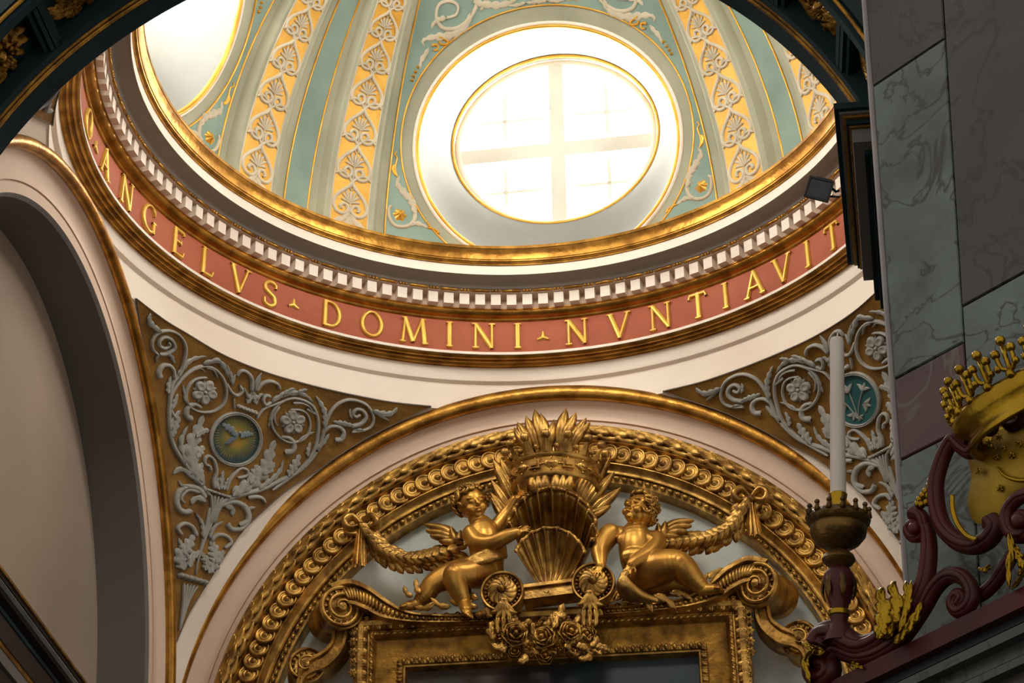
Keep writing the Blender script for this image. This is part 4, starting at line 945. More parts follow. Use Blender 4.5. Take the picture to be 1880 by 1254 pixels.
for bx, tx, ty, w_ in ((1000, 982, 753, .013), (1012, 993, 760, .012), (1022, 1040, 751, .014), (1028, 1058, 759, .013), (1040, 1077, 769, .013), (1044, 1084, 776, .010), (990, 966, 765, .012), (980, 950, 777, .013), (972, 944, 786, .010), (1008, 1018, 772, .011)):
    plume((bx, 838), (tx, ty), w_, .95, .935)
for bx, by, tx, ty, w_ in ((965, 960, 906, 845, .016), (970, 950, 918, 842, .014), (955, 970, 902, 882, .014), (950, 975, 900, 905, .012), (945, 985, 902, 915, .012), (1058, 950, 1122, 835, .017), (1062, 955, 1128, 868, .016), (1070, 965, 1140, 898, .016), (1066, 970, 1122, 930, .013), (1048, 940, 1105, 838, .015), (985, 930, 975, 872, .014), (1005, 930, 1000, 868, .014), (1020, 930, 1022, 868, .014), (1040, 930, 1050, 870, .014), (995, 930, 988, 870, .012), (1030, 930, 1036, 869, .012)):
    plume((bx, by), (tx, ty), w_, 1.0, .965)
# ---------------------------------------------------------------- cherubs
def cap(mb, p0, r0, p1, r1, n=32):
    p0, p1 = Vector(p0), Vector(p1); d = (p1-p0); L = d.length; d.normalize(); pts, rs = [], []
    for a in (-85, -65, -45, -22): pts.append(p0+d*r0*sin(rad(a))); rs.append(r0*cos(rad(a)))
    pts.append(p0); rs.append(r0); pts.append(p0.lerp(p1, .5)); rs.append((r0+r1)/2); pts.append(p1); rs.append(r1)
    for a in (22, 45, 65, 85): pts.append(p1+d*r1*sin(rad(a))); rs.append(r1*cos(rad(a)))
    mb.tube(pts, rs, n)
def limb(mb, chain, n=32):
    pts = spline([tuple(p)+(r_,) for p, r_ in chain], 4)            # smooth joints and tapers
    for a, b in zip(pts, pts[1:]): cap(mb, a[:3], a[3]*1.1, b[:3], b[3]*1.1, n)
def fuse(name, mb, m, parent, voxel=.008, smooth=4, **k):
    o = mk(name, mb, m, parent, **k)
    md = o.modifiers.new('r', 'REMESH'); md.mode = 'VOXEL'; md.voxel_size = voxel; md.use_smooth_shade = True
    ms = o.modifiers.new('s', 'SMOOTH'); ms.factor = .5; ms.iterations = smooth
    dg = bpy.context.evaluated_depsgraph_get(); me = bpy.data.meshes.new_from_object(o.evaluated_get(dg)); me.name = name
    o.modifiers.clear(); o.data = me; me.polygons.foreach_set('use_smooth', [True]*len(me.polygons)); return o
def head(mb, c, r_, F, U):
    F = F.normalized(); U = (U-F*U.dot(F)).normalized(); R = F.cross(U)
    mb.ellip(c+U*r_*.12-F*r_*.08, (R*r_*.90, F*r_*1.0, U*r_*1.0), 40, 28)
    mb.ellip(c-U*r_*.45+F*r_*.22, (R*r_*.66, F*r_*.62, U*r_*.62), 28, 20)          # jaw
    mb.ellip(c-U*r_*.92+F*r_*.58, (R*r_*.25, F*r_*.22, U*r_*.19), 14, 10)              # chin
    for s in (-1, 1):
        mb.ellip(c-U*r_*.44+F*r_*.56+R*s*r_*.42, (R*r_*.30, F*r_*.27, U*r_*.28), 16, 12)   # cheek
        mb.ellip(c+U*r_*.18+F*r_*.82+R*s*r_*.36, (R*r_*.26, F*r_*.13, U*r_*.08), 12, 8)   # brow
        mb.ellip(c-U*r_*.05+F*r_*.83+R*s*r_*.34, (R*r_*.15, F*r_*.10, U*r_*.07), 12, 8)   # eyeball
        mb.ellip(c-U*r_*.16-F*r_*.05+R*s*r_*.88, (R*r_*.10, F*r_*.16, U*r_*.24), 8, 6)   # ear
        mb.ellip(c-U*r_*.36+F*r_*.96+R*s*r_*.10, (R*r_*.09, F*r_*.09, U*r_*.07), 6, 5)
    cap(mb, c+U*r_*.10+F*r_*.84, r_*.09, c-U*r_*.32+F*r_*1.08, r_*.14)                   # nose
    mb.ellip(c-U*r_*.55+F*r_*.90, (R*r_*.23, F*r_*.13, U*r_*.06), 12, 8); mb.ellip(c-U*r_*.72+F*r_*.86, (R*r_*.19, F*r_*.13, U*r_*.07), 12, 8)
    return F, U, R
def hair(c, r_, F, U, seed, parent):
    F = F.normalized(); U = (U-F*U.dot(F)).normalized(); R = F.cross(U); rn = random.Random(seed); mb = MB()
    for i in range(95):
        a = rn.uniform(-pi, pi); e = rn.uniform(-.5, 1.5)
        d = (F*cos(a)*cos(e)+R*sin(a)*cos(e)+U*sin(e)).normalized(); f_ = d.dot(F)
        if f_ > .42 and d.dot(U) < .62: continue
        if d.dot(U) < -.35 and f_ > -.1: continue
        t1 = (d.cross(U)+R*.3*rn.uniform(-1, 1)).normalized(); t2 = d.cross(t1); p = c+U*r_*.1+d*r_*.98; w_ = r_*rn.uniform(.2, .3)
        q = [p+(t1*cos(k*.9)+t2*sin(k*.9))*w_*(1-k*.1)+d*r_*.05*k for k in range(7)]
        mb.tube(q, [r_*.07, r_*.10, r_*.11, r_*.10, r_*.09, r_*.07, r_*.04], 6)
    return mk('hair', mb, 'altargold', parent)
def hand(mb, w_, dirv, nrm, r_, spread=.16, curl=.5, flip=1):
    d = dirv.normalized(); n_ = (nrm-d*nrm.dot(d)).normalized(); s_ = d.cross(n_)
    mb.ellip(w_+d*r_*1.2, (d*r_*1.5, s_*r_*1.15, n_*r_*.55), 16, 12)
    for k in range(4):
        u = (k-1.5); b = w_+d*r_*2.2+s_*u*r_*.56; f_ = (d+s_*u*spread).normalized(); L = r_*(1.9, 2.2, 2.1, 1.6)[k]
        m_ = b+f_*L*.55; t = m_+(f_*(1-curl)+n_*-curl).normalized()*L*.55
        cap(mb, b-f_*r_*.4, r_*.34, m_, r_*.31, 8); cap(mb, m_, r_*.31, t, r_*.25, 8)
    b = w_+d*r_*.7+s_*flip*r_*.9; m_ = b+(d*.6+s_*flip).normalized()*r_*1.1; cap(mb, b, r_*.38, m_, r_*.34, 8); cap(mb, m_, r_*.34, m_+(d+s_*flip*.2).normalized()*r_*.9, r_*.26, 8)
def foot(mb, a, toe, r_, up=Vector((0, 0, 1))):
    d = (toe-a); L = d.length; d.normalize(); s_ = d.cross(up).normalized()
    cap(mb, a-d*r_*.3-up*r_*.3, r_*.85, a+d*L*.55, r_*.72, 20); cap(mb, a+d*L*.4, r_*.7, a+d*L*.8, r_*.55)
    for k in range(5): cap(mb, a+d*L*.75+s_*(k-2)*r_*.33, r_*.24, a+d*L*(1.02-.04*abs(k-1.2))+s_*(k-2)*r_*.36, r_*.2, 8)
def wing(parent, root, tips, w0):
    parent = thing('wing', None, None, root, parent=parent)
    for i, (t0, t1) in enumerate(tips):
        mb = MB(); a, m_, b = root, t0, t1; rows = []
        pts = spline([a[:], m_[:], b[:]], 6); n_ = len(pts)
        for k, p in enumerate(pts):
            q = k/(n_-1); p = Vector(p); t = (Vector(pts[min(k+1, n_-1)])-Vector(pts[max(k-1, 0)])).normalized(); s_ = t.cross(Vector((0, -1, 0))).normalized(); W = w0*(sin(pi*(.15+.83*q))**.6)
            rows.append([p-s_*W, p-s_*W*.5+Vector((0, -.006, 0)), p+Vector((0, -.009, 0)), p+s_*W*.5+Vector((0, -.006, 0)), p+s_*W, p+Vector((0, .006, 0))])
        mb.grid(rows, closev=True); mk('wing_feather', mb, 'altargold', parent)
J = on_y
# --- left cherub: leans to the shell, one arm stretched across
ch = thing('cherub_statue', 'gilded cherub kneeling with one arm stretched across to the shell', 'statue', J(845, 1128, .95), 'gilded cherubs either side of the shell')
mb = MB()
limb(mb, [(J(893, 1044, .955), .042), (J(894, 1016, .945), .040), (J(888, 986, .945), .041), (J(884, 968, .945), .030)])
cap(mb, J(868, 980, .935), .023, J(908, 972, .965), .022); limb(mb, [(J(884, 970, .94), .020), (J(873, 950, .937), .019)])
F, U = Vector((.42, -.86, -.10)), Vector((-.34, .0, .94)); hc = J(866, 926, .932); head(mb, hc, .042, F, U)
limb(mb, [(J(866, 981, .93), .024), (J(878, 996, .912), .022), (J(903, 997, .895), .020), (J(932, 984, .885), .017), (J(948, 978, .88), .0125)])
hand(mb, J(948, 978, .88), J(972, 968, .875)-J(948, 978, .88), Vector((-.1, -.9, .4)), .0085, .22, .35, -1)
limb(mb, [(J(908, 973, .965), .021), (J(932, 942, .965), .018), (J(946, 918, .95), .013)]); hand(mb, J(946, 918, .95), J(962, 900, .94)-J(946, 918, .95), Vector((0, -1, .3)), .008, .2, .5, -1)
limb(mb, [(J(886, 1046, .945), .040), (J(858, 1054, .905), .034), (J(834, 1056, .88), .027), (J(840, 1080, .89), .025), (J(853, 1107, .905), .015)]); foot(mb, J(853, 1109, .90), J(859, 1130, .862), .019, Vector((0, .4, .9)))
limb(mb, [(J(880, 1050, .97), .040), (J(832, 1056, .955), .034), (J(797, 1072, .945), .026), (J(783, 1090, .945), .023), (J(768, 1106, .945), .014)]); foot(mb, J(766, 1107, .945), J(734, 1117, .925), .0175)
fuse('body', mb, 'cherubgold', ch, .007, 4); hair(hc, .042, F, U, 11, ch)
wing(ch, J(848, 996, .985), [(J(818, 972, .98), J(779, 964, .985)), (J(816, 980, .975), J(782, 975, .98)), (J(818, 988, .97), J(790, 984, .975)), (J(828, 994, .965), J(806, 994, .97)), (J(836, 990, .965), J(828, 968, .97)), (J(842, 992, .96), J(846, 975, .965))], .013)
mb = MB()
for k in range(6):
    q = k/5; limb(mb, [(J(846+q*10, 1036+q*12, .90-.01*sin(pi*q)), .0055), (J(872, 1022+q*14, .888), .0075), (J(900+q*4, 1010+q*17, .898), .0075), (J(926+q*2, 1004+q*18, .925), .0055)])
fuse('drapery', mb, 'altargold', ch, .009, 2)
# --- right cherub: bare chest towards the viewer, looks up to the crown, legs stretched to the right
ch = thing('cherub_statue', 'gilded cherub with bare chest looking up towards the crown, legs stretched out sideways', 'statue', J(1190, 1090, .95), 'gilded cherubs either side of the shell')
mb = MB()
limb(mb, [(J(1180, 1050, .95), .043), (J(1170, 1020, .938), .042), (J(1167, 994, .938), .040), (J(1166, 978, .945), .030)])
cap(mb, J(1122, 980, .94), .023, J(1202, 992, .95), .025); mb.ellip(J(1150, 990, .915), (Vector((.026, 0, 0)), Vector((0, .012, 0)), Vector((0, 0, .024)))); mb.ellip(J(1184, 994, .915), (Vector((.026, 0, 0)), Vector((0, .012, 0)), Vector((0, 0, .024))))
mb.ellip(J(1166, 1022, .91), (Vector((.040, 0, 0)), Vector((0, .026, 0)), Vector((0, 0, .028))))
limb(mb, [(J(1166, 978, .942), .020), (J(1172, 962, .938), .020)])
F, U = Vector((-.50, -.78, .34)), Vector((.30, .12, .95)); hc = J(1174, 938, .928); head(mb, hc, .043, F, U)
limb(mb, [(J(1120, 981, .935), .026), (J(1106, 1000, .925), .024), (J(1101, 1014, .915), .021), (J(1102, 1028, .90), .016), (J(1103, 1038, .89), .012)]); hand(mb, J(1103, 1038, .89), J(1092, 1060, .87)-J(1103, 1038, .89), Vector((-.2, -.9, .2)), .0092, .26, .3, 1)
limb(mb, [(J(1203, 993, .945), .026), (J(1200, 1008, .925), .024), (J(1188, 1020, .905), .021), (J(1168, 1030, .89), .016), (J(1159, 1036, .885), .012)]); hand(mb, J(1159, 1036, .885), J(1147, 1058, .872)-J(1159, 1036, .885), Vector((.1, -.95, .1)), .0092, .16, .55, -1)
limb(mb, [(J(1182, 1052, .945), .044), (J(1216, 1040, .915), .041), (J(1247, 1036, .895), .031), (J(1266, 1056, .905), .028), (J(1290, 1078, .92), .016)]); foot(mb, J(1292, 1080, .92), J(1326, 1083, .905), .018)
limb(mb, [(J(1184, 1060, .97), .044), (J(1220, 1066, .965), .038), (J(1252, 1074, .965), .028), (J(1285, 1086, .965), .018)])
fuse('body', mb, 'cherubgold', ch, .007, 4); hair(hc, .043, F, U, 23, ch)
wing(ch, J(1204, 988, .985), [(J(1236, 962, .98), J(1274, 956, .985)), (J(1238, 968, .975), J(1270, 966, .98)), (J(1238, 976, .97), J(1262, 976, .975)), (J(1226, 984, .965), J(1248, 986, .97)), (J(1216, 980, .965), J(1222, 958, .97)), (J(1210, 984, .96), J(1208, 962, .965))], .013)
mb = MB()
for k in range(6):
    q = k/5; limb(mb, [(J(1150-6*q, 1052+q*4, .88), .008), (J(1140+18*q, 1072+6*q, .885), .011), (J(1146+34*q, 1090+4*q, .90), .011), (J(1160+44*q, 1102, .91), .007)])
fuse('drapery', mb, 'altargold', ch, .009, 2)
# ---------------------------------------------------------------- laurel festoons, bows, pediment leaves
def festoon(name, lab, path, bow, tail, grp):
    base = on_y(*path[len(path)//2], 1.0); t_ = thing(name, lab, 'garland', base, grp); q = spline(path, 6); rn = random.Random(len(lab))
    for i in range(0, len(q)-1, 2):
        x, y = q[i]; dx, dy = q[i+1][0]-x, q[i+1][1]-y; a0 = atan2(dy, dx)
        for k in (-1, 0, 1):
            a = a0+k*.55+rn.uniform(-.15, .15); L = 34; Y = .995-.012*(k == 0); mb = MB()
            mb.leaf(lambda u, v, h: on_y(u, v, Y)+Vector((0, -h-.018*max(0, 1-hypot(u-x, v-y)/L), 0)), [(x-L*.2*cos(a), y-L*.2*sin(a)), (x+L*.4*cos(a), y+L*.4*sin(a)), (x+L*cos(a), y+L*sin(a))], 11, .016, 2, 9); mk('laurel_leaf', mb, 'altargold', t_)
        if i % 4 == 1:
            mb = MB(); mb.sphere(on_y(x, y+3, .975), .008, 8, 6); mk('berry', mb, 'altargold', t_)
    bx, by = bow; P_ = lambda u, v, h: on_y(u, v, .99)+Vector((0, -h, 0))
    for s in (-1, 1):
        mb = MB(); mb.stroke(P_, spline([(bx, by), (bx+s*16, by-14), (bx+s*30, by-4), (bx+s*22, by+7), (bx, by)], 5), [4+3*sin(pi*i/20) for i in range(21)], [.012+.022*sin(pi*i/20) for i in range(21)], sec=((-1, .2), (-.6, .9), (0, 1), (.6, .9), (1, .2))); mk('bow_loop', mb, 'altargold', t_)
    mb = MB(); mb.ellip(on_y(bx, by, .97), (Vector((.012, 0, 0)), Vector((0, .014, 0)), Vector((0, 0, .010)))); mk('bow_knot', mb, 'altargold', t_)
    mb = MB(); rows = []
    for i in range(9):
        s = i/8; x = bx+(tail[0]-bx)*s; y = by+(tail[1]-by)*s; w_ = 5+9*s; rows.append([on_y(x-w_+2*w_*j/10, y+2*sin(j*1.3), .985)+Vector((0, -.012-.010*cos(j*pi*.62), 0)) for j in range(11)])
    mb.grid(rows); mk('ribbon_tail', mb, 'altargold', t_)
festoon('laurel_festoon', 'gilded laurel festoon and ribbon bow behind the kneeling cherub', [(668, 972), (690, 1002), (722, 1024), (762, 1032), (800, 1026), (838, 1012)], (665, 966), (662, 1042), 'laurel festoons with ribbon bows')
festoon('laurel_festoon', 'gilded laurel festoon and ribbon bow behind the bare-chested cherub with stretched legs', [(1372, 925), (1352, 962), (1326, 984), (1290, 996), (1250, 1000), (1216, 1004)], (1378, 916), (1386, 984), 'laurel festoons with ribbon bows')
def spray(lab, spots, base):
    t_ = thing('leaf_spray', lab, 'leaves', base, 'leaf sprays under the cherubs')
    for x, y, a, L, w_ in spots:
        a = rad(a); mb = MB(); mb.leaf(lambda u, v, h: on_y(u, v, .93)+Vector((0, -h-.01*max(0, 1-hypot(u-x, v-y)/L), 0)), spline([(x, y), (x+L*.5*cos(a), y+L*.5*sin(a)), (x+L*cos(a+.3), y+L*sin(a+.3))], 4), w_, .012, 2, 9); mk('leaf', mb, 'altargold', t_)
spray('gilded leaves under the legs of the kneeling cherub', [(880, 1120, 200, 50, 8), (870, 1108, 170, 46, 7), (830, 1118, 190, 44, 7), (800, 1112, 160, 40, 7), (880, 1105, 215, 40, 8), (900, 1122, 150, 30, 7), (775, 1095, 235, 34, 7), (760, 1100, 215, 30, 6)], on_y(830, 1128, .93))
spray('gilded leaves under the legs of the cherub with a bare chest', [(1130, 1108, -50, 46, 8), (1140, 1112, -30, 52, 8), (1120, 1112, -68, 36, 7), (1200, 1098, 10, 46, 9), (1230, 1095, -10, 40, 8), (1170, 1095, 30, 40, 9), (1300, 1068, -50, 40, 7), (1290, 1075, -70, 28, 6)], on_y(1190, 1112, .93))
# ---------------------------------------------------------------- marble pier on the right (diagonal face) and the altar crest in front of it
PO = Vector((.668, -1.55, 0)); PDIR = Vector((.7071, -.7071, 0)); PN = Vector((-.7071, -.7071, 0)); ZU = Vector((0, 0, 1))
def PF(x, y, k=0.0): return on_plane(x, y, PO+PN*k, PN)
def tz(p): return (p-PO).dot(PDIR), p.z
def pt3(t, k, z): return PO+PDIR*t+PN*k+ZU*z
def marble(name, base, var, vein, seed, vs=2.2):
    m = bpy.data.materials.new(name); m.use_nodes = True; nt = m.node_tree; b = nt.nodes['Principled BSDF']; b.inputs['Roughness'].default_value = .32
    g = nt.nodes.new('ShaderNodeNewGeometry'); mp = nt.nodes.new('ShaderNodeMapping'); mp.inputs['Location'].default_value = (seed, seed*.7, -seed); mp.inputs['Rotation'].default_value = (.5, .9, .4); nt.links.new(g.outputs['Position'], mp.inputs[0])
    n = nt.nodes.new('ShaderNodeTexNoise'); n.inputs['Scale'].default_value = 1.6; n.inputs['Detail'].default_value = 9; n.inputs['Roughness'].default_value = .62; n.inputs['Distortion'].default_value = .6; nt.links.new(mp.outputs[0], n.inputs['Vector'])
    r = nt.nodes.new('ShaderNodeValToRGB'); e = r.color_ramp.elements; e[0].position = .32; e[0].color = rgb(base); e[1].position = .68; e[1].color = rgb(var); nt.links.new(n.outputs['Fac'], r.inputs['Fac'])
    n2 = nt.nodes.new('ShaderNodeTexNoise'); n2.inputs['Scale'].default_value = vs; n2.inputs['Detail'].default_value = 6; n2.inputs['Distortion'].default_value = 1.2; nt.links.new(mp.outputs[0], n2.inputs['Vector'])
    a = nt.nodes.new('ShaderNodeMath'); a.operation = 'SUBTRACT'; nt.links.new(n2.outputs['Fac'], a.inputs[0]); a.inputs[1].default_value = .5
    ab = nt.nodes.new('ShaderNodeMath'); ab.operation = 'ABSOLUTE'; nt.links.new(a.outputs[0], ab.inputs[0])
    r2 = nt.nodes.new('ShaderNodeValToRGB'); e = r2.color_ramp.elements; e[0].position = .0; e[0].color = (1, 1, 1, 1); e[1].position = .022; e[1].color = (0, 0, 0, 1); nt.links.new(ab.outputs[0], r2.inputs['Fac'])
    mx = nt.nodes.new('ShaderNodeMixRGB'); nt.links.new(r2.outputs['Color'], mx.inputs[0]); nt.links.new(r.outputs['Color'], mx.inputs[1]); mx.inputs[2].default_value = rgb(vein)
    nt.links.new(mx.outputs[0], b.inputs['Base Color']); return m
MT['marble_grey'] = marble('marble_grey_green', '#333d3b', '#616e6a', '#241d1b', 3.1)
MT['marble_rose'] = marble('marble_rose_brown', '#252523', '#3a3431', '#141312', 7.7)
MT['marble_red'] = marble('marble_dull_red', '#3c2122', '#553433', '#5d524d', 11.3, 1.4)
MT['edge'] = mat('pale_edge_stone', '#9a9290', '#86807e', 3, .5)
pier = thing('wall_pier', None, None, PO+ZU*-2.3); tag(pier, 'veined marble pier filling the right edge', kind='structure')
def slab(cs, m, k=.0):                               # cs: four (t, z) corners, lower left first
    mb = MB(); cx = sum(c[0] for c in cs)/4; cz = sum(c[1] for c in cs)/4
    def ins(c, d): return (c[0]+(d if c[0] < cx else -d), c[1]+(d if c[1] < cz else -d))
    lo = [ins(c, .0010) for c in cs]; hi = [ins(c, .0024) for c in cs]
    v = [pt3(t, -.012, z) for t, z in lo]+[pt3(t, -.002+k, z) for t, z in lo]+[pt3(t, k, z) for t, z in hi]
    f = [(8, 9, 10, 11)]+[(i, (i+1) % 4, 4+(i+1) % 4, 4+i) for i in range(4)]+[(4+i, 4+(i+1) % 4, 8+(i+1) % 4, 8+i) for i in range(4)]
    mb.add(v, f); return mk('marble_slab', mb, m, pier, False)
def edge_line(a, b):
    (t0, z0), (t1, z1) = tz(PF(*a)), tz(PF(*b)); return lambda z: t0+(t1-t0)*(z-z0)/(z1-z0)
tl_ = edge_line((1586, 0), (1663, 1060)); tm_ = edge_line((1730, 0), (1770, 640))
za = tz(PF(1593, 165))[1]; zb = tz(PF(1640, 697))[1]; zc_ = tz(PF(1652, 845))[1]
core = MB(); zs_ = (-2.3, 1.2); core.grid([[pt3(tl_(z)+.006, -.003, z), pt3(tl_(z)+.006, -.5, z)] for z in zs_]); core.grid([[pt3(tl_(z)+.006, -.006, z), pt3(1.1, -.006, z)] for z in zs_]); mk('pier_core', core, 'marble_rose', pier, False)
def quad(f0, f1, z0, z1): return [(f0(z0), z0), (f1(z0), z0), (f1(z1), z1), (f0(z1), z1)]
te_ = lambda z: tm_(z)+.36
for f0, f1, z0, z1, m in ((tl_, tm_, za, 1.2, 'marble_rose'), (tl_, tm_, zb, za, 'marble_grey'), (tl_, tm_, zc_, zb, 'marble_red'), (tl_, tm_, -2.3, zc_, 'marble_grey'),
                          (tm_, te_, za+.19, 1.2, 'marble_rose'), (tm_, te_, zb+.05, za+.19, 'marble_rose'), (tm_, te_, zc_-.08, zb+.05, 'marble_grey'), (tm_, te_, -2.3, zc_-.08, 'marble_grey')):
    slab(quad(lambda z, f0=f0: f0(z)+(.004 if f0 is tl_ else 0), f1, z0, z1), m)
mb = MB(); mb.grid([[pt3(tl_(z)+dt, dk, z) for dt, dk in ((-.003, -.02), (-.003, .0), (-.0015, .0035), (.0015, .0035), (.0035, .0), (.0035, -.01))] for z in (-2.3, -1.2, -.4, .4, 1.2)]); mk('corner_strip', mb, 'edge', pier, angle=40)
# --- side altar: cornice at the bottom right
alt = thing('side_altar', 'dark red and green side altar cornice at the lower right', 'altar', pt3(.1, .1, -1.3))
def lvl(y, k): return PF(1880, y, k).z
def course(k, y0, y1, m, name, t0=-.30, t1=.5):
    z1, z0 = lvl(y0, k), lvl(y1, k); mb = MB(); pv = PF(1880, 1076, k); a_ = rad(-50); D2 = Vector((cos(a_), sin(a_), 0)); N2_ = Vector((sin(a_), -cos(a_), 0)); c_ = pv+D2*((t0+t1)/2-.15)-N2_*(.05); c_.z = (z0+z1)/2; mb.box(c_, ((t1-t0)/2, .05, abs(z1-z0)/2), (D2, N2_, ZU)); return mk(name, mb, m, alt, False)
MT['altar_green'] = marble('altar_green', '#2a302b', '#3a3e35', '#151714', 5.0)
course(.150, 1076, 1112, 'redwood', 'red_course'); course(.135, 1114, 1140, 'black', 'shadow_course'); course(.142, 1142, 1160, 'altar_green', 'green_fillet'); course(.125, 1162, 1200, 'altar_green', 'green_course'); course(.132, 1201, 1216, 'altar_green', 'green_fillet'); course(.115, 1217, 1500, 'marble_rose', 'base_course')
# --- carved crest
crest = thing('altar_crest', 'dark red scrolled altar crest with gilded leaves and a golden shield', 'crest', pt3(0, .11, lvl(1076, .15)))
def e7(x, y): return (1640+x/3.917, 680+y/3.917)
def e8(x, y): return (1640+x/3.917, 934+y/3.917)
def e6(x, y): return (1440+x/3.542, 900+y/3.542)
def e5(x, y): return (1600+x/3.483, 540+y/3.483)
def e4(x, y): return (1400+x/2.917, 824+y/2.917)
UPX = 1/1360.0
def red(pts, r0, r1, k0=.11, k1=None, m='redwood', name='scroll', par=None, mir=False):
    k1 = k0 if k1 is None else k1; q = spline(pts, 6); n_ = len(q); P3 = [PF(x, y, k0+(k1-k0)*i/(n_-1)) for i, (x, y) in enumerate(q)]
    mb = MB(); rs = [1.25*(r0+(r1-r0)*i/(n_-1))*UPX for i in range(n_)]; mb.tube(P3, rs, 12); 
    # grooved face: a raised bead along the middle
    mb.tube([p+PN*r_*.75 for p, r_ in zip(P3, rs)], [r_*.45 for r_ in rs], 8)
    o = mk(name, mb, m, par or crest)
    if mir:                                             # the other half of the symmetrical crest
        b2 = MB(); b2.v = [tuple(Vector(p)+PDIR*2*(TC-(Vector(p)-PO).dot(PDIR))) for p in mb.v]; b2.f = [f[::-1] for f in mb.f]; mk(name, b2, m, par or crest)
    return o
TC = tz(PF(1896, 800, .12))[0]
V2 = lambda f, pts: [f(*p) for p in pts]
red(V2(e7, [(545, 520), (505, 500), (520, 455), (565, 470), (590, 530), (560, 590), (500, 560), (440, 500), (400, 540), (345, 660), (305, 830), (320, 1010), (370, 1140), (470, 1235), (590, 1260), (690, 1210), (735, 1130), (700, 1085)]), 8, 13, .12, mir=True)
red(V2(e8, [(150, 160), (170, 130), (140, 110), (110, 150), (140, 200), (200, 190), (225, 120), (200, 50), (140, 30)]), 7, 9, .115, mir=True)
red(V2(e8, [(140, 40), (215, 80), (255, 220), (250, 400), (215, 560), (130, 720), (0, 860)])+V2(e6, [(600, 990), (500, 1020), (410, 980), (340, 930), (265, 945), (225, 1010)]), 9, 19, .11, .13, mir=True)
red(V2(e8, [(470, 690), (500, 640), (460, 620), (430, 680), (470, 740), (545, 700), (570, 600), (510, 500), (410, 480), (310, 560), (200, 740), (60, 930)])+V2(e6, [(620, 1060), (500, 1085), (400, 1055), (350, 1040), (300, 1080), (200, 1120), (180, 1180), (230, 1230), (300, 1190), (290, 1130), (245, 1140)]), 8, 15, .12)
red(V2(e7, [(1010, 880), (900, 920), (830, 1000), (815, 1090), (860, 1180), (940, 1190), (975, 1110), (930, 1050), (885, 1080)]), 9, 9, .14)
red(V2(e7, [(1010, 60), (900, 110), (830, 190), (800, 300), (830, 390), (910, 380), (940, 300), (900, 240), (860, 280)]), 8, 8, .105)
red(V2(e7, [(520, 430), (570, 395), (640, 400), (690, 440), (725, 415), (700, 380)]), 8, 6, .125)
red(V2(e8, [(590, 640), (660, 600), (740, 520), (800, 430), (860, 330)]), 9, 9, .105)
for x, y, k, r_ in ((685, 405, .135, 9), (885, 280, .120, 11), (150, 1140, .125, 11), (905, 1085, .155, 12)):
    mb = MB(); mb.sphere(PF(*e7(x, y), k), r_*UPX, 12, 8); mk('scroll_eye', mb, 'redwood', crest)
# golden shield
out = V2(e7, [(530, 630), (560, 590), (640, 520), (760, 430), (840, 400), (960, 330), (1100, 330), (1160, 600), (1100, 850), (940, 900), (860, 960), (810, 1050), (700, 1095), (600, 1105), (560, 1060), (530, 960), (545, 850), (565, 760)])
sc = e7(800, 720); mb = MB(); rows = []
dn = resample(out, 60, True)
for p in dn: rows.append([PF(p[0]+(sc[0]-p[0])*q, p[1]+(sc[1]-p[1])*q, .100+.013*(1-(1-q)**2)) for q in (0, .12, .3, .55, .8, 1)])
mb.grid(rows, closeu=True); shd = mk('shield', mb, 'shieldgold', crest)
PS = lambda x, y, h: PF(x, y, .112+h)
for x, y in ((690, 520), (760, 480), (722, 560), (785, 560), (735, 620), (900, 525), (612, 725), (765, 850), (960, 470), (850, 610), (1000, 760)):
    mb = MB(); cx, cy = e7(x, y)
    for k in range(6):
        a = k*pi/3+.3; mb.leaf(PS, [(cx, cy), (cx+4.2*cos(a), cy+4.2*sin(a)), (cx+7.5*cos(a), cy+7.5*sin(a))], 1.7, .006, 1, 5)
    mk('star', mb, 'brightgold', shd)
mb = MB(); mb.stroke(PS, spline(V2(e7, [(742, 690), (785, 745), (850, 778), (930, 790), (1010, 770), (1060, 720)]), 6), [1+3.5*sin(pi*i/30) for i in range(31)], .008); mk('crescent', mb, 'brightgold', shd)
# gilded leaves
def gl(f, pts, w_, lob=4, k=.13, h=.02, name='gilded_leaf'):
    mb = MB(); mb.leaf(lambda x, y, hh: PF(x, y, k+hh), spline(V2(f, pts), 5), w_, h, lob); mk(name, mb, 'brightgold', crest)
red(V2(e7, [(425, 900), (430, 1010), (465, 1110), (530, 1190), (600, 1222)]), 3, 4, .135, None, 'brightgold', 'gilded_edge', mir=True)
gl(e6, [(600, 980), (640, 880), (650, 760), (625, 690), (640, 640)], 20, 4, .14, .03); gl(e6, [(620, 980), (700, 840), (730, 720), (700, 640), (720, 600)], 20, 4, .13, .03); gl(e6, [(640, 980), (740, 830), (800, 700), (790, 600)], 18, 5, .12, .03)
gl(e8, [(0, 980), (90, 870), (160, 770), (205, 670)], 13, 4); gl(e8, [(40, 900), (80, 760), (110, 640), (130, 520)], 10, 3)
gl(e6, [(200, 1020), (140, 1100), (150, 1180), (170, 1254)], 9, 3); gl(e6, [(270, 1040), (200, 1060), (150, 960)], 8, 3); gl(e6, [(260, 1035), (170, 1030), (110, 985)], 6, 3)
gl(e8, [(830, 160), (850, 300), (830, 430), (835, 575)], 9, 3, .15); gl(e8, [(870, 250), (900, 340), (930, 420), (900, 480)], 10, 4, .15); gl(e8, [(960, 260), (960, 400), (900, 520), (850, 580)], 9, 3, .145)
gl(e8, [(700, 400), (660, 440), (610, 430)], 7, 3, .12); gl(e6, [(420, 1120), (470, 1140), (520, 1160)], 7, 3, .12)
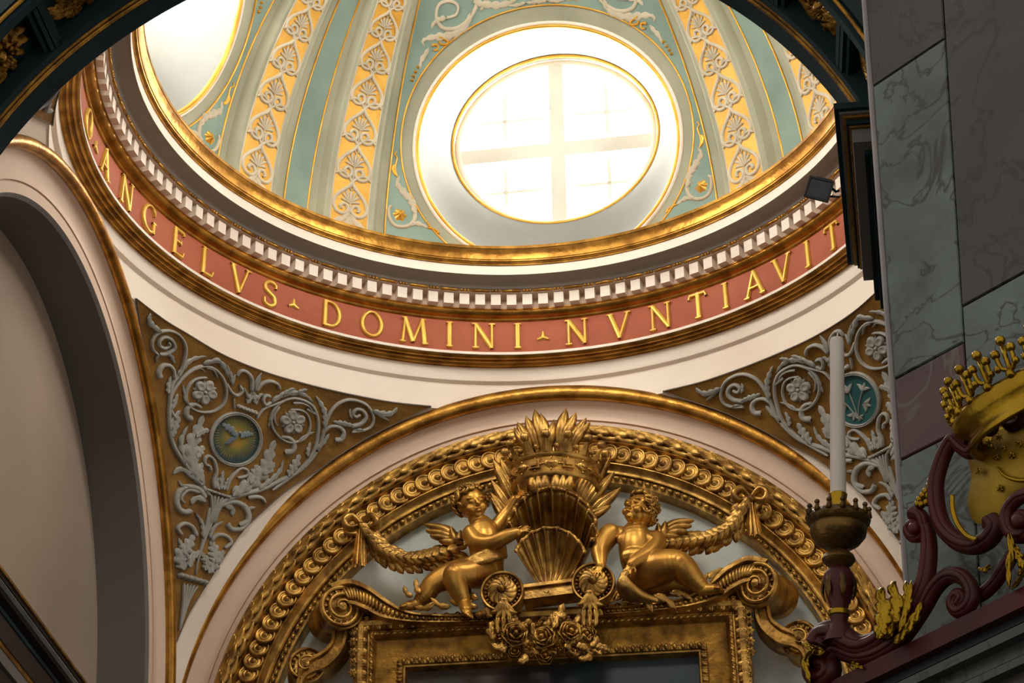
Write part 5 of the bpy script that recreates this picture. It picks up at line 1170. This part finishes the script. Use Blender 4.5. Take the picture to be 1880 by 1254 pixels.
for x, y in ((190, 930), (215, 900), (240, 950), (205, 965), (235, 870), (262, 830), (255, 900), (180, 960), (270, 800)):
    mb = MB(); mb.sphere(PF(*e7(x, y), .12), 6.5*UPX, 10, 7); mk('berry', mb, 'brightgold', crest)
# --- golden crown on the crest (tilted ring)
kc = .12; CC = PF(1922, 733, kc); E1 = PDIR; E2 = PN*.42; E3 = (ZU+PN*.12).normalized()
ck = thing('gilded_coronet', 'golden crown with beaded points above the shield on the red crest', 'crown', CC-E3*.04)
R_ = .120
mb = MB(); mb.lathe([(R_*.84, -.026), (R_*.90, -.030), (R_*.95, -.026), (R_*.94, -.020), (R_*.89, -.016), (R_*.92, -.009), (R_*1.0, -.004), (R_*1.05, .002), (R_*1.07, .009), (R_*1.04, .015), (R_*.98, .016), (R_*.93, .012), (R_*.86, -.006), (R_*.80, -.018), (R_*.84, -.026)], CC, 64, ax=(E1, E2, E3)); mk('band', mb, 'brightgold', ck)
for k in range(22):
    a = 2*pi*k/22+.17; d = E1*cos(a)+E2*sin(a); s_ = (E2*cos(a)-E1*sin(a)).normalized(); dn_ = d.normalized(); o = CC+d*R_*1.0+E3*.009
    mb = MB(); big = True; rb_ = .0058
    mb.tube([o, o+E3*(.040 if big else .020)+dn_*.006], .0032, 6)
    mb.sphere(o+E3*(.046 if big else .025)+dn_*.007, rb_*1.05, 10, 7); mb.sphere(o+E3*.006+dn_*.003, rb_, 10, 7)
    if big:
        for q in (-1, 1):
            mb.sphere(o+E3*.033+s_*q*.011+dn_*.007, rb_, 10, 7); mb.tube(spline([(o+E3*.012)[:], (o+E3*.016+s_*q*.009+dn_*.004)[:], (o+E3*.033+s_*q*.011+dn_*.007)[:]], 4), .0028, 6)
            mb.sphere(o+E3*.016+s_*q*.013+dn_*.006, rb_*.8, 8, 6)
    mk('beaded_point', mb, 'brightgold', ck)
# --- candle and its holder
def vert(x, y0, y1, k): a = PF(x, y0, k); b = PF(x, y1, k); return a, b
kk = .13
B0 = PF(1541, 1165, kk); AX = (PF(1536.5, 622, kk)-B0).normalized(); AXX = AX.orthogonal().normalized(); AXY = AX.cross(AXX); AXS = (AXX, AXY, AX)   # the holder leans a little
hold = thing('candle_holder', 'dark gilded candle holder with a toothed drip pan, left of the red crest', 'candle holder', B0)
def px2(r_): return r_*UPX*1.02
def zy(y): return (PF(1541-4.5*(1165-y)/543, y, kk)-B0).dot(AX)
def lath(name, prof, m, n=28): 
    mb = MB(); mb.lathe([(px2(r_), zy(y)) for r_, y in prof], B0, n, ax=AXS); return mk(name, mb, m, hold, angle=45)
lath('socket', [(13, 906), (15, 908), (14, 914), (13, 918), (13, 938), (16, 942)], 'brightgold')
pan_ = lath('drip_pan', [(.1, 940), (30, 940), (46, 945), (52, 955), (50, 962), (44, 966), (46, 972), (44, 984), (34, 998), (20, 1008), (12, 1010)], 'holdergold')
for k in range(14):
    a = 2*pi*k/14; d = AXX*cos(a)+AXY*sin(a); o = B0+AX*zy(948)+d*px2(49); mb = MB(); mb.tube([o-AX*px2(4), o+AX*px2(9)], [px2(5), px2(3)], 6); mb.sphere(o+AX*px2(11), px2(4.4), 8, 6); mk('pan_tooth', mb, 'holdergold', pan_)
lath('knop', [(12, 1006), (14, 1012), (24, 1020), (27, 1028), (22, 1036), (14, 1042), (12, 1044)], 'holdergold')
bal_ = lath('baluster', [(12, 1040), (18, 1046), (24, 1056), (25, 1068), (21, 1088), (16, 1108), (13, 1122), (15, 1130), (13, 1142), (16, 1150), (22, 1165), (26, 1180)], 'redwood')
for k in range(6):
    a = 2*pi*k/6; d = AXX*cos(a)+AXY*sin(a); s_ = d.cross(AX); mb = MB()
    mb.leaf(lambda u, v, h: B0+d*(px2(11)+h+px2(14)*sin(pi*min(1, max(0, (v-1042)/80))))+s_*u+AX*zy(v), [(0, 1042), (0, 1060), (0, 1082), (0, 1104)], px2(8), .004, 2, 9); mk('baluster_leaf', mb, 'holdergold', bal_)
lath('collar', [(13, 1118), (17, 1122), (17, 1130), (13, 1134)], 'brightgold')
mb = MB(); z0, z1 = zy(914), zy(622); mb.lathe([(.00005, z0), (px2(13.2), z0), (px2(13.0), z0+.002), (px2(11.6), z1-.004), (px2(10.6), z1), (px2(4), z1+.001), (.0001, z1-.002)], B0, 24, ax=AXS); mb.tube([B0+AX*(z1-.004), B0+AX*(z1+.008)+Vector((.001, 0, 0))], .0011, 6)
mk('candle', mb, 'wax', label='tall pale unlit candle standing in the dark candle holder', cat='candle', org=B0+AX*z0, angle=50)
# ---------------------------------------------------------------- near arch coffers
def rot_arch(a):                                    # rotate about the arch axis; pieces are modelled at the crown
    c = Vector((NC[0], 0, NC[1]))*S; return Matrix.Translation(c) @ Matrix.Rotation(pi/2-a, 4, 'Y') @ Matrix.Translation(-c)
RS = NR+.035
def SP(u, v, h): return Vector((NC[0]+u, -1.144+v, NC[1]+RS-h-(u*u)/(2*RS)))
cof = []
rn = random.Random(9)
mb = MB(); mb.polar(SP, (0, 0), lambda t: .018*(.7+.3*abs(cos(3*t))), lambda q, t: .020*(1-q*q), 24, 3); cof.append(('coffer_rosette', mb))
for i in range(22):
    a = 2*pi*i/22*1.0+rn.uniform(-.1, .1); r0_, r1_ = (.018, .044) if i % 2 else (.030, .066); mb = MB()
    mb.leaf(SP, spline([(r0_*cos(a), r0_*sin(a)*.9), ((r0_+r1_)/2*cos(a+.15), (r0_+r1_)/2*sin(a+.15)*.9), (r1_*cos(a+.4)*1.1, r1_*sin(a+.4)*.74)], 4), .0105, .016, 2, 9); cof.append(('coffer_leaf', mb))
sep = MB()
for v0 in (-.016, -.005, .006, .017): sep.box(SP(v0, 0, .014), (.0042, .056, .018 if abs(v0) < .01 else .012))
cof.append(('coffer_bar', None))
base = nw.location.copy(); srcs = []
aL = on_y(82, 50, -1.144); aL = atan2(aL.z-NC[1], aL.x-NC[0]); aR = on_y(1525, 95, -1.144); aR = atan2(aR.z-NC[1], aR.x-NC[0]); h_ = rad(6.25)
angs = [aL+h_*(2*k-1) for k in (-1, 0, 1, 2, 3)]+[aR+h_*(2*k-1) for k in (-2, -1, 0, 1)]
for nm, mb in cof:
    if mb is None: continue
    o0 = mk(nm, mb, 'darkgold', nw); L0 = o0.location.copy()
    for i, a in enumerate(angs):
        M_ = Matrix.Translation(L0) @ rot_arch(a)
        if i == 0: o0.matrix_local = M_
        else: inst(nm, o0, nw, M_)
o0 = mk('coffer_bar', sep, 'darkpaint', nw, False)
for i, a in enumerate(angs): 
    M_ = Matrix.Translation(base*-1) @ rot_arch(a+rad(6.25))
    if i == 0: o0.matrix_local = M_
    else: inst('coffer_bar', o0, nw, M_)
# ---------------------------------------------------------------- impost cornice under the near arch on the right
imp = thing('trim_2', None, None, (.74, -1.2, -.2)); tag(imp, 'dark impost cornice with gilded edges below the near arch on the right', kind='structure')
def course2(x, y0, y1, z0, z1, m, name):            # block whose left face is at x, near face at y0, far face at y1
    mb = MB(); mb.box(((x+1.3)/2, (y0+y1)/2, (z0+z1)/2), ((1.3-x)/2, (y1-y0)/2, (z1-z0)/2)); mb.v = [(p[0]+(p[1]+1.395)*.075, p[1], p[2]) for p in mb.v]; return mk(name, mb, m, imp, False)
for x_, y0_, y1_, z0_, z1_, m_, n_ in ((.643, -1.395, -.966, .054, .065, 'darkpaint', 'corona'), (.650, -1.387, -.971, .0500, .054, 'soffit', 'soffit_step'), (.654, -1.382, -.974, .0460, .0500, 'darkgold', 'gilded_fillet'),
        (.659, -1.376, -.977, .038, .046, 'darkpaint', 'ovolo'), (.6625, -1.372, -.979, .0345, .038, 'darkgold', 'gilded_fillet'), (.666, -1.367, -.982, .010, .0345, 'soffit', 'frieze_band'), (.682, -1.346, -.930, .002, .010, 'darkpaint', 'bed_course'),
        (.690, -1.336, -.925, -.012, .002, 'darkpaint', 'bed_course'), (.695, -1.330, -.922, -.018, -.012, 'darkgold', 'gilded_fillet'), (.700, -1.322, -.920, -.036, -.018, 'darkpaint', 'bed_course'), (.704, -1.318, -.918, -.040, -.036, 'darkgold', 'gilded_fillet'), (.710, -1.306, -.91, -2.3, -.040, 'darkwall', 'pier_shaft')):
    course2(x_, y0_, y1_, z0_, z1_, m_, n_)
# ---------------------------------------------------------------- floodlight on the impost
Yl = -1.18; c0 = on_y(1504, 349, Yl)
fl_ = thing('floodlight', 'small black square floodlight bracketed to the dark impost cornice', 'floodlight', c0)
u_ = 1/1330.0; R_ = (on_y(1528, 338, Yl)-on_y(1478, 326, Yl)).normalized(); U_ = (on_y(1479, 326, Yl)-on_y(1481, 369, Yl)+Vector((0, -.012, 0))).normalized(); N_ = R_.cross(U_).normalized(); U_ = N_.cross(R_)
mb = MB(); mb.box(c0, (25*u_, 22*u_, 5*u_), (R_, U_, N_)); rim = MB()
hs_ = mk('housing', mb, 'black', fl_, False)
for a, b, L, ax in ((R_, U_, 26*u_, 1), (U_, R_, 23*u_, 0)):
    for s in (-1, 1): rim.box(c0+(U_*s*22*u_ if ax else R_*s*25*u_)+N_*6*u_, (L, 2*u_, 2.5*u_), (a, b, N_))
mk('rim', rim, 'black', hs_, False)
MT['lampglass'] = mat('lamp_glass', '#16242c', '#101a20', 3, .12, 0); g_ = MB(); g_.box(c0+N_*5.5*u_, (22*u_, 19*u_, 1*u_), (R_, U_, N_)); mk('glass', g_, 'lampglass', hs_, False)
mb = MB(); b0 = c0-N_*12*u_; mb.box(b0, (15*u_, 16*u_, 8*u_), (R_, U_, N_)); mb.box(c0+U_*24*u_-N_*12*u_+R_*4*u_, (17*u_, 5*u_, 12*u_), (R_, U_, N_)); mk('ballast_box', mb, 'black', fl_, False)
mb = MB(); tgt = Vector((.655, Yl, c0.z-.004)); mb.tube([c0+R_*22*u_+U_*14*u_-N_*8*u_, c0+R_*34*u_+U_*8*u_-N_*8*u_, tgt], 3*u_, 8); mb.tube([c0+R_*22*u_-U_*6*u_-N_*8*u_, tgt-ZU*.012], 2.2*u_, 8); mk('bracket', mb, 'black', fl_)
# ---------------------------------------------------------------- cornice on the niche back wall, lower left
XC = -1.10
lc = thing('trim_3', None, None, (XC, 0, -.6)); tag(lc, 'dark moulded cornice running across the niche wall at the lower left', kind='structure')
def lz(y, X): return on_x(0, y, X).z
def board(y0, y1, X, m, name):
    z1, z0 = lz(y0, X), lz(y1, X); mb = MB(); mb.box(((X-1.135)/2, 0, (z0+z1)/2), ((X+1.135)/2, .84, (z1-z0)/2)); mk(name, mb, m, lc, False)
board(1036, 1042, -1.085, 'darkgold', 'gilded_fillet'); board(1043, 1056, -1.090, 'brown', 'cyma'); board(1056, 1062, -1.094, 'bluewall', 'fillet'); board(1063, 1086, -1.105, 'brown', 'soffit_board'); board(1087, 1110, -1.128, 'greyplaster', 'frieze_strip'); board(1111, 1120, -1.115, 'darkpaint', 'fillet'); board(1120, 1172, -1.118, 'brown', 'architrave'); board(1173, 1186, -1.120, 'darkgold', 'gilded_fillet'); board(1187, 1214, -1.122, 'soffit', 'fascia'); board(1215, 1700, -1.128, 'brown', 'lower_board')  # pale fillet below the cyma is a highlight put into the colour
fl = MB(); fl.grid([[(x, y, -2.32) for x in (-2.5, 2.5)] for y in (-5, 2)]); mk('floor', fl, 'brown', smooth=False, kind='structure')
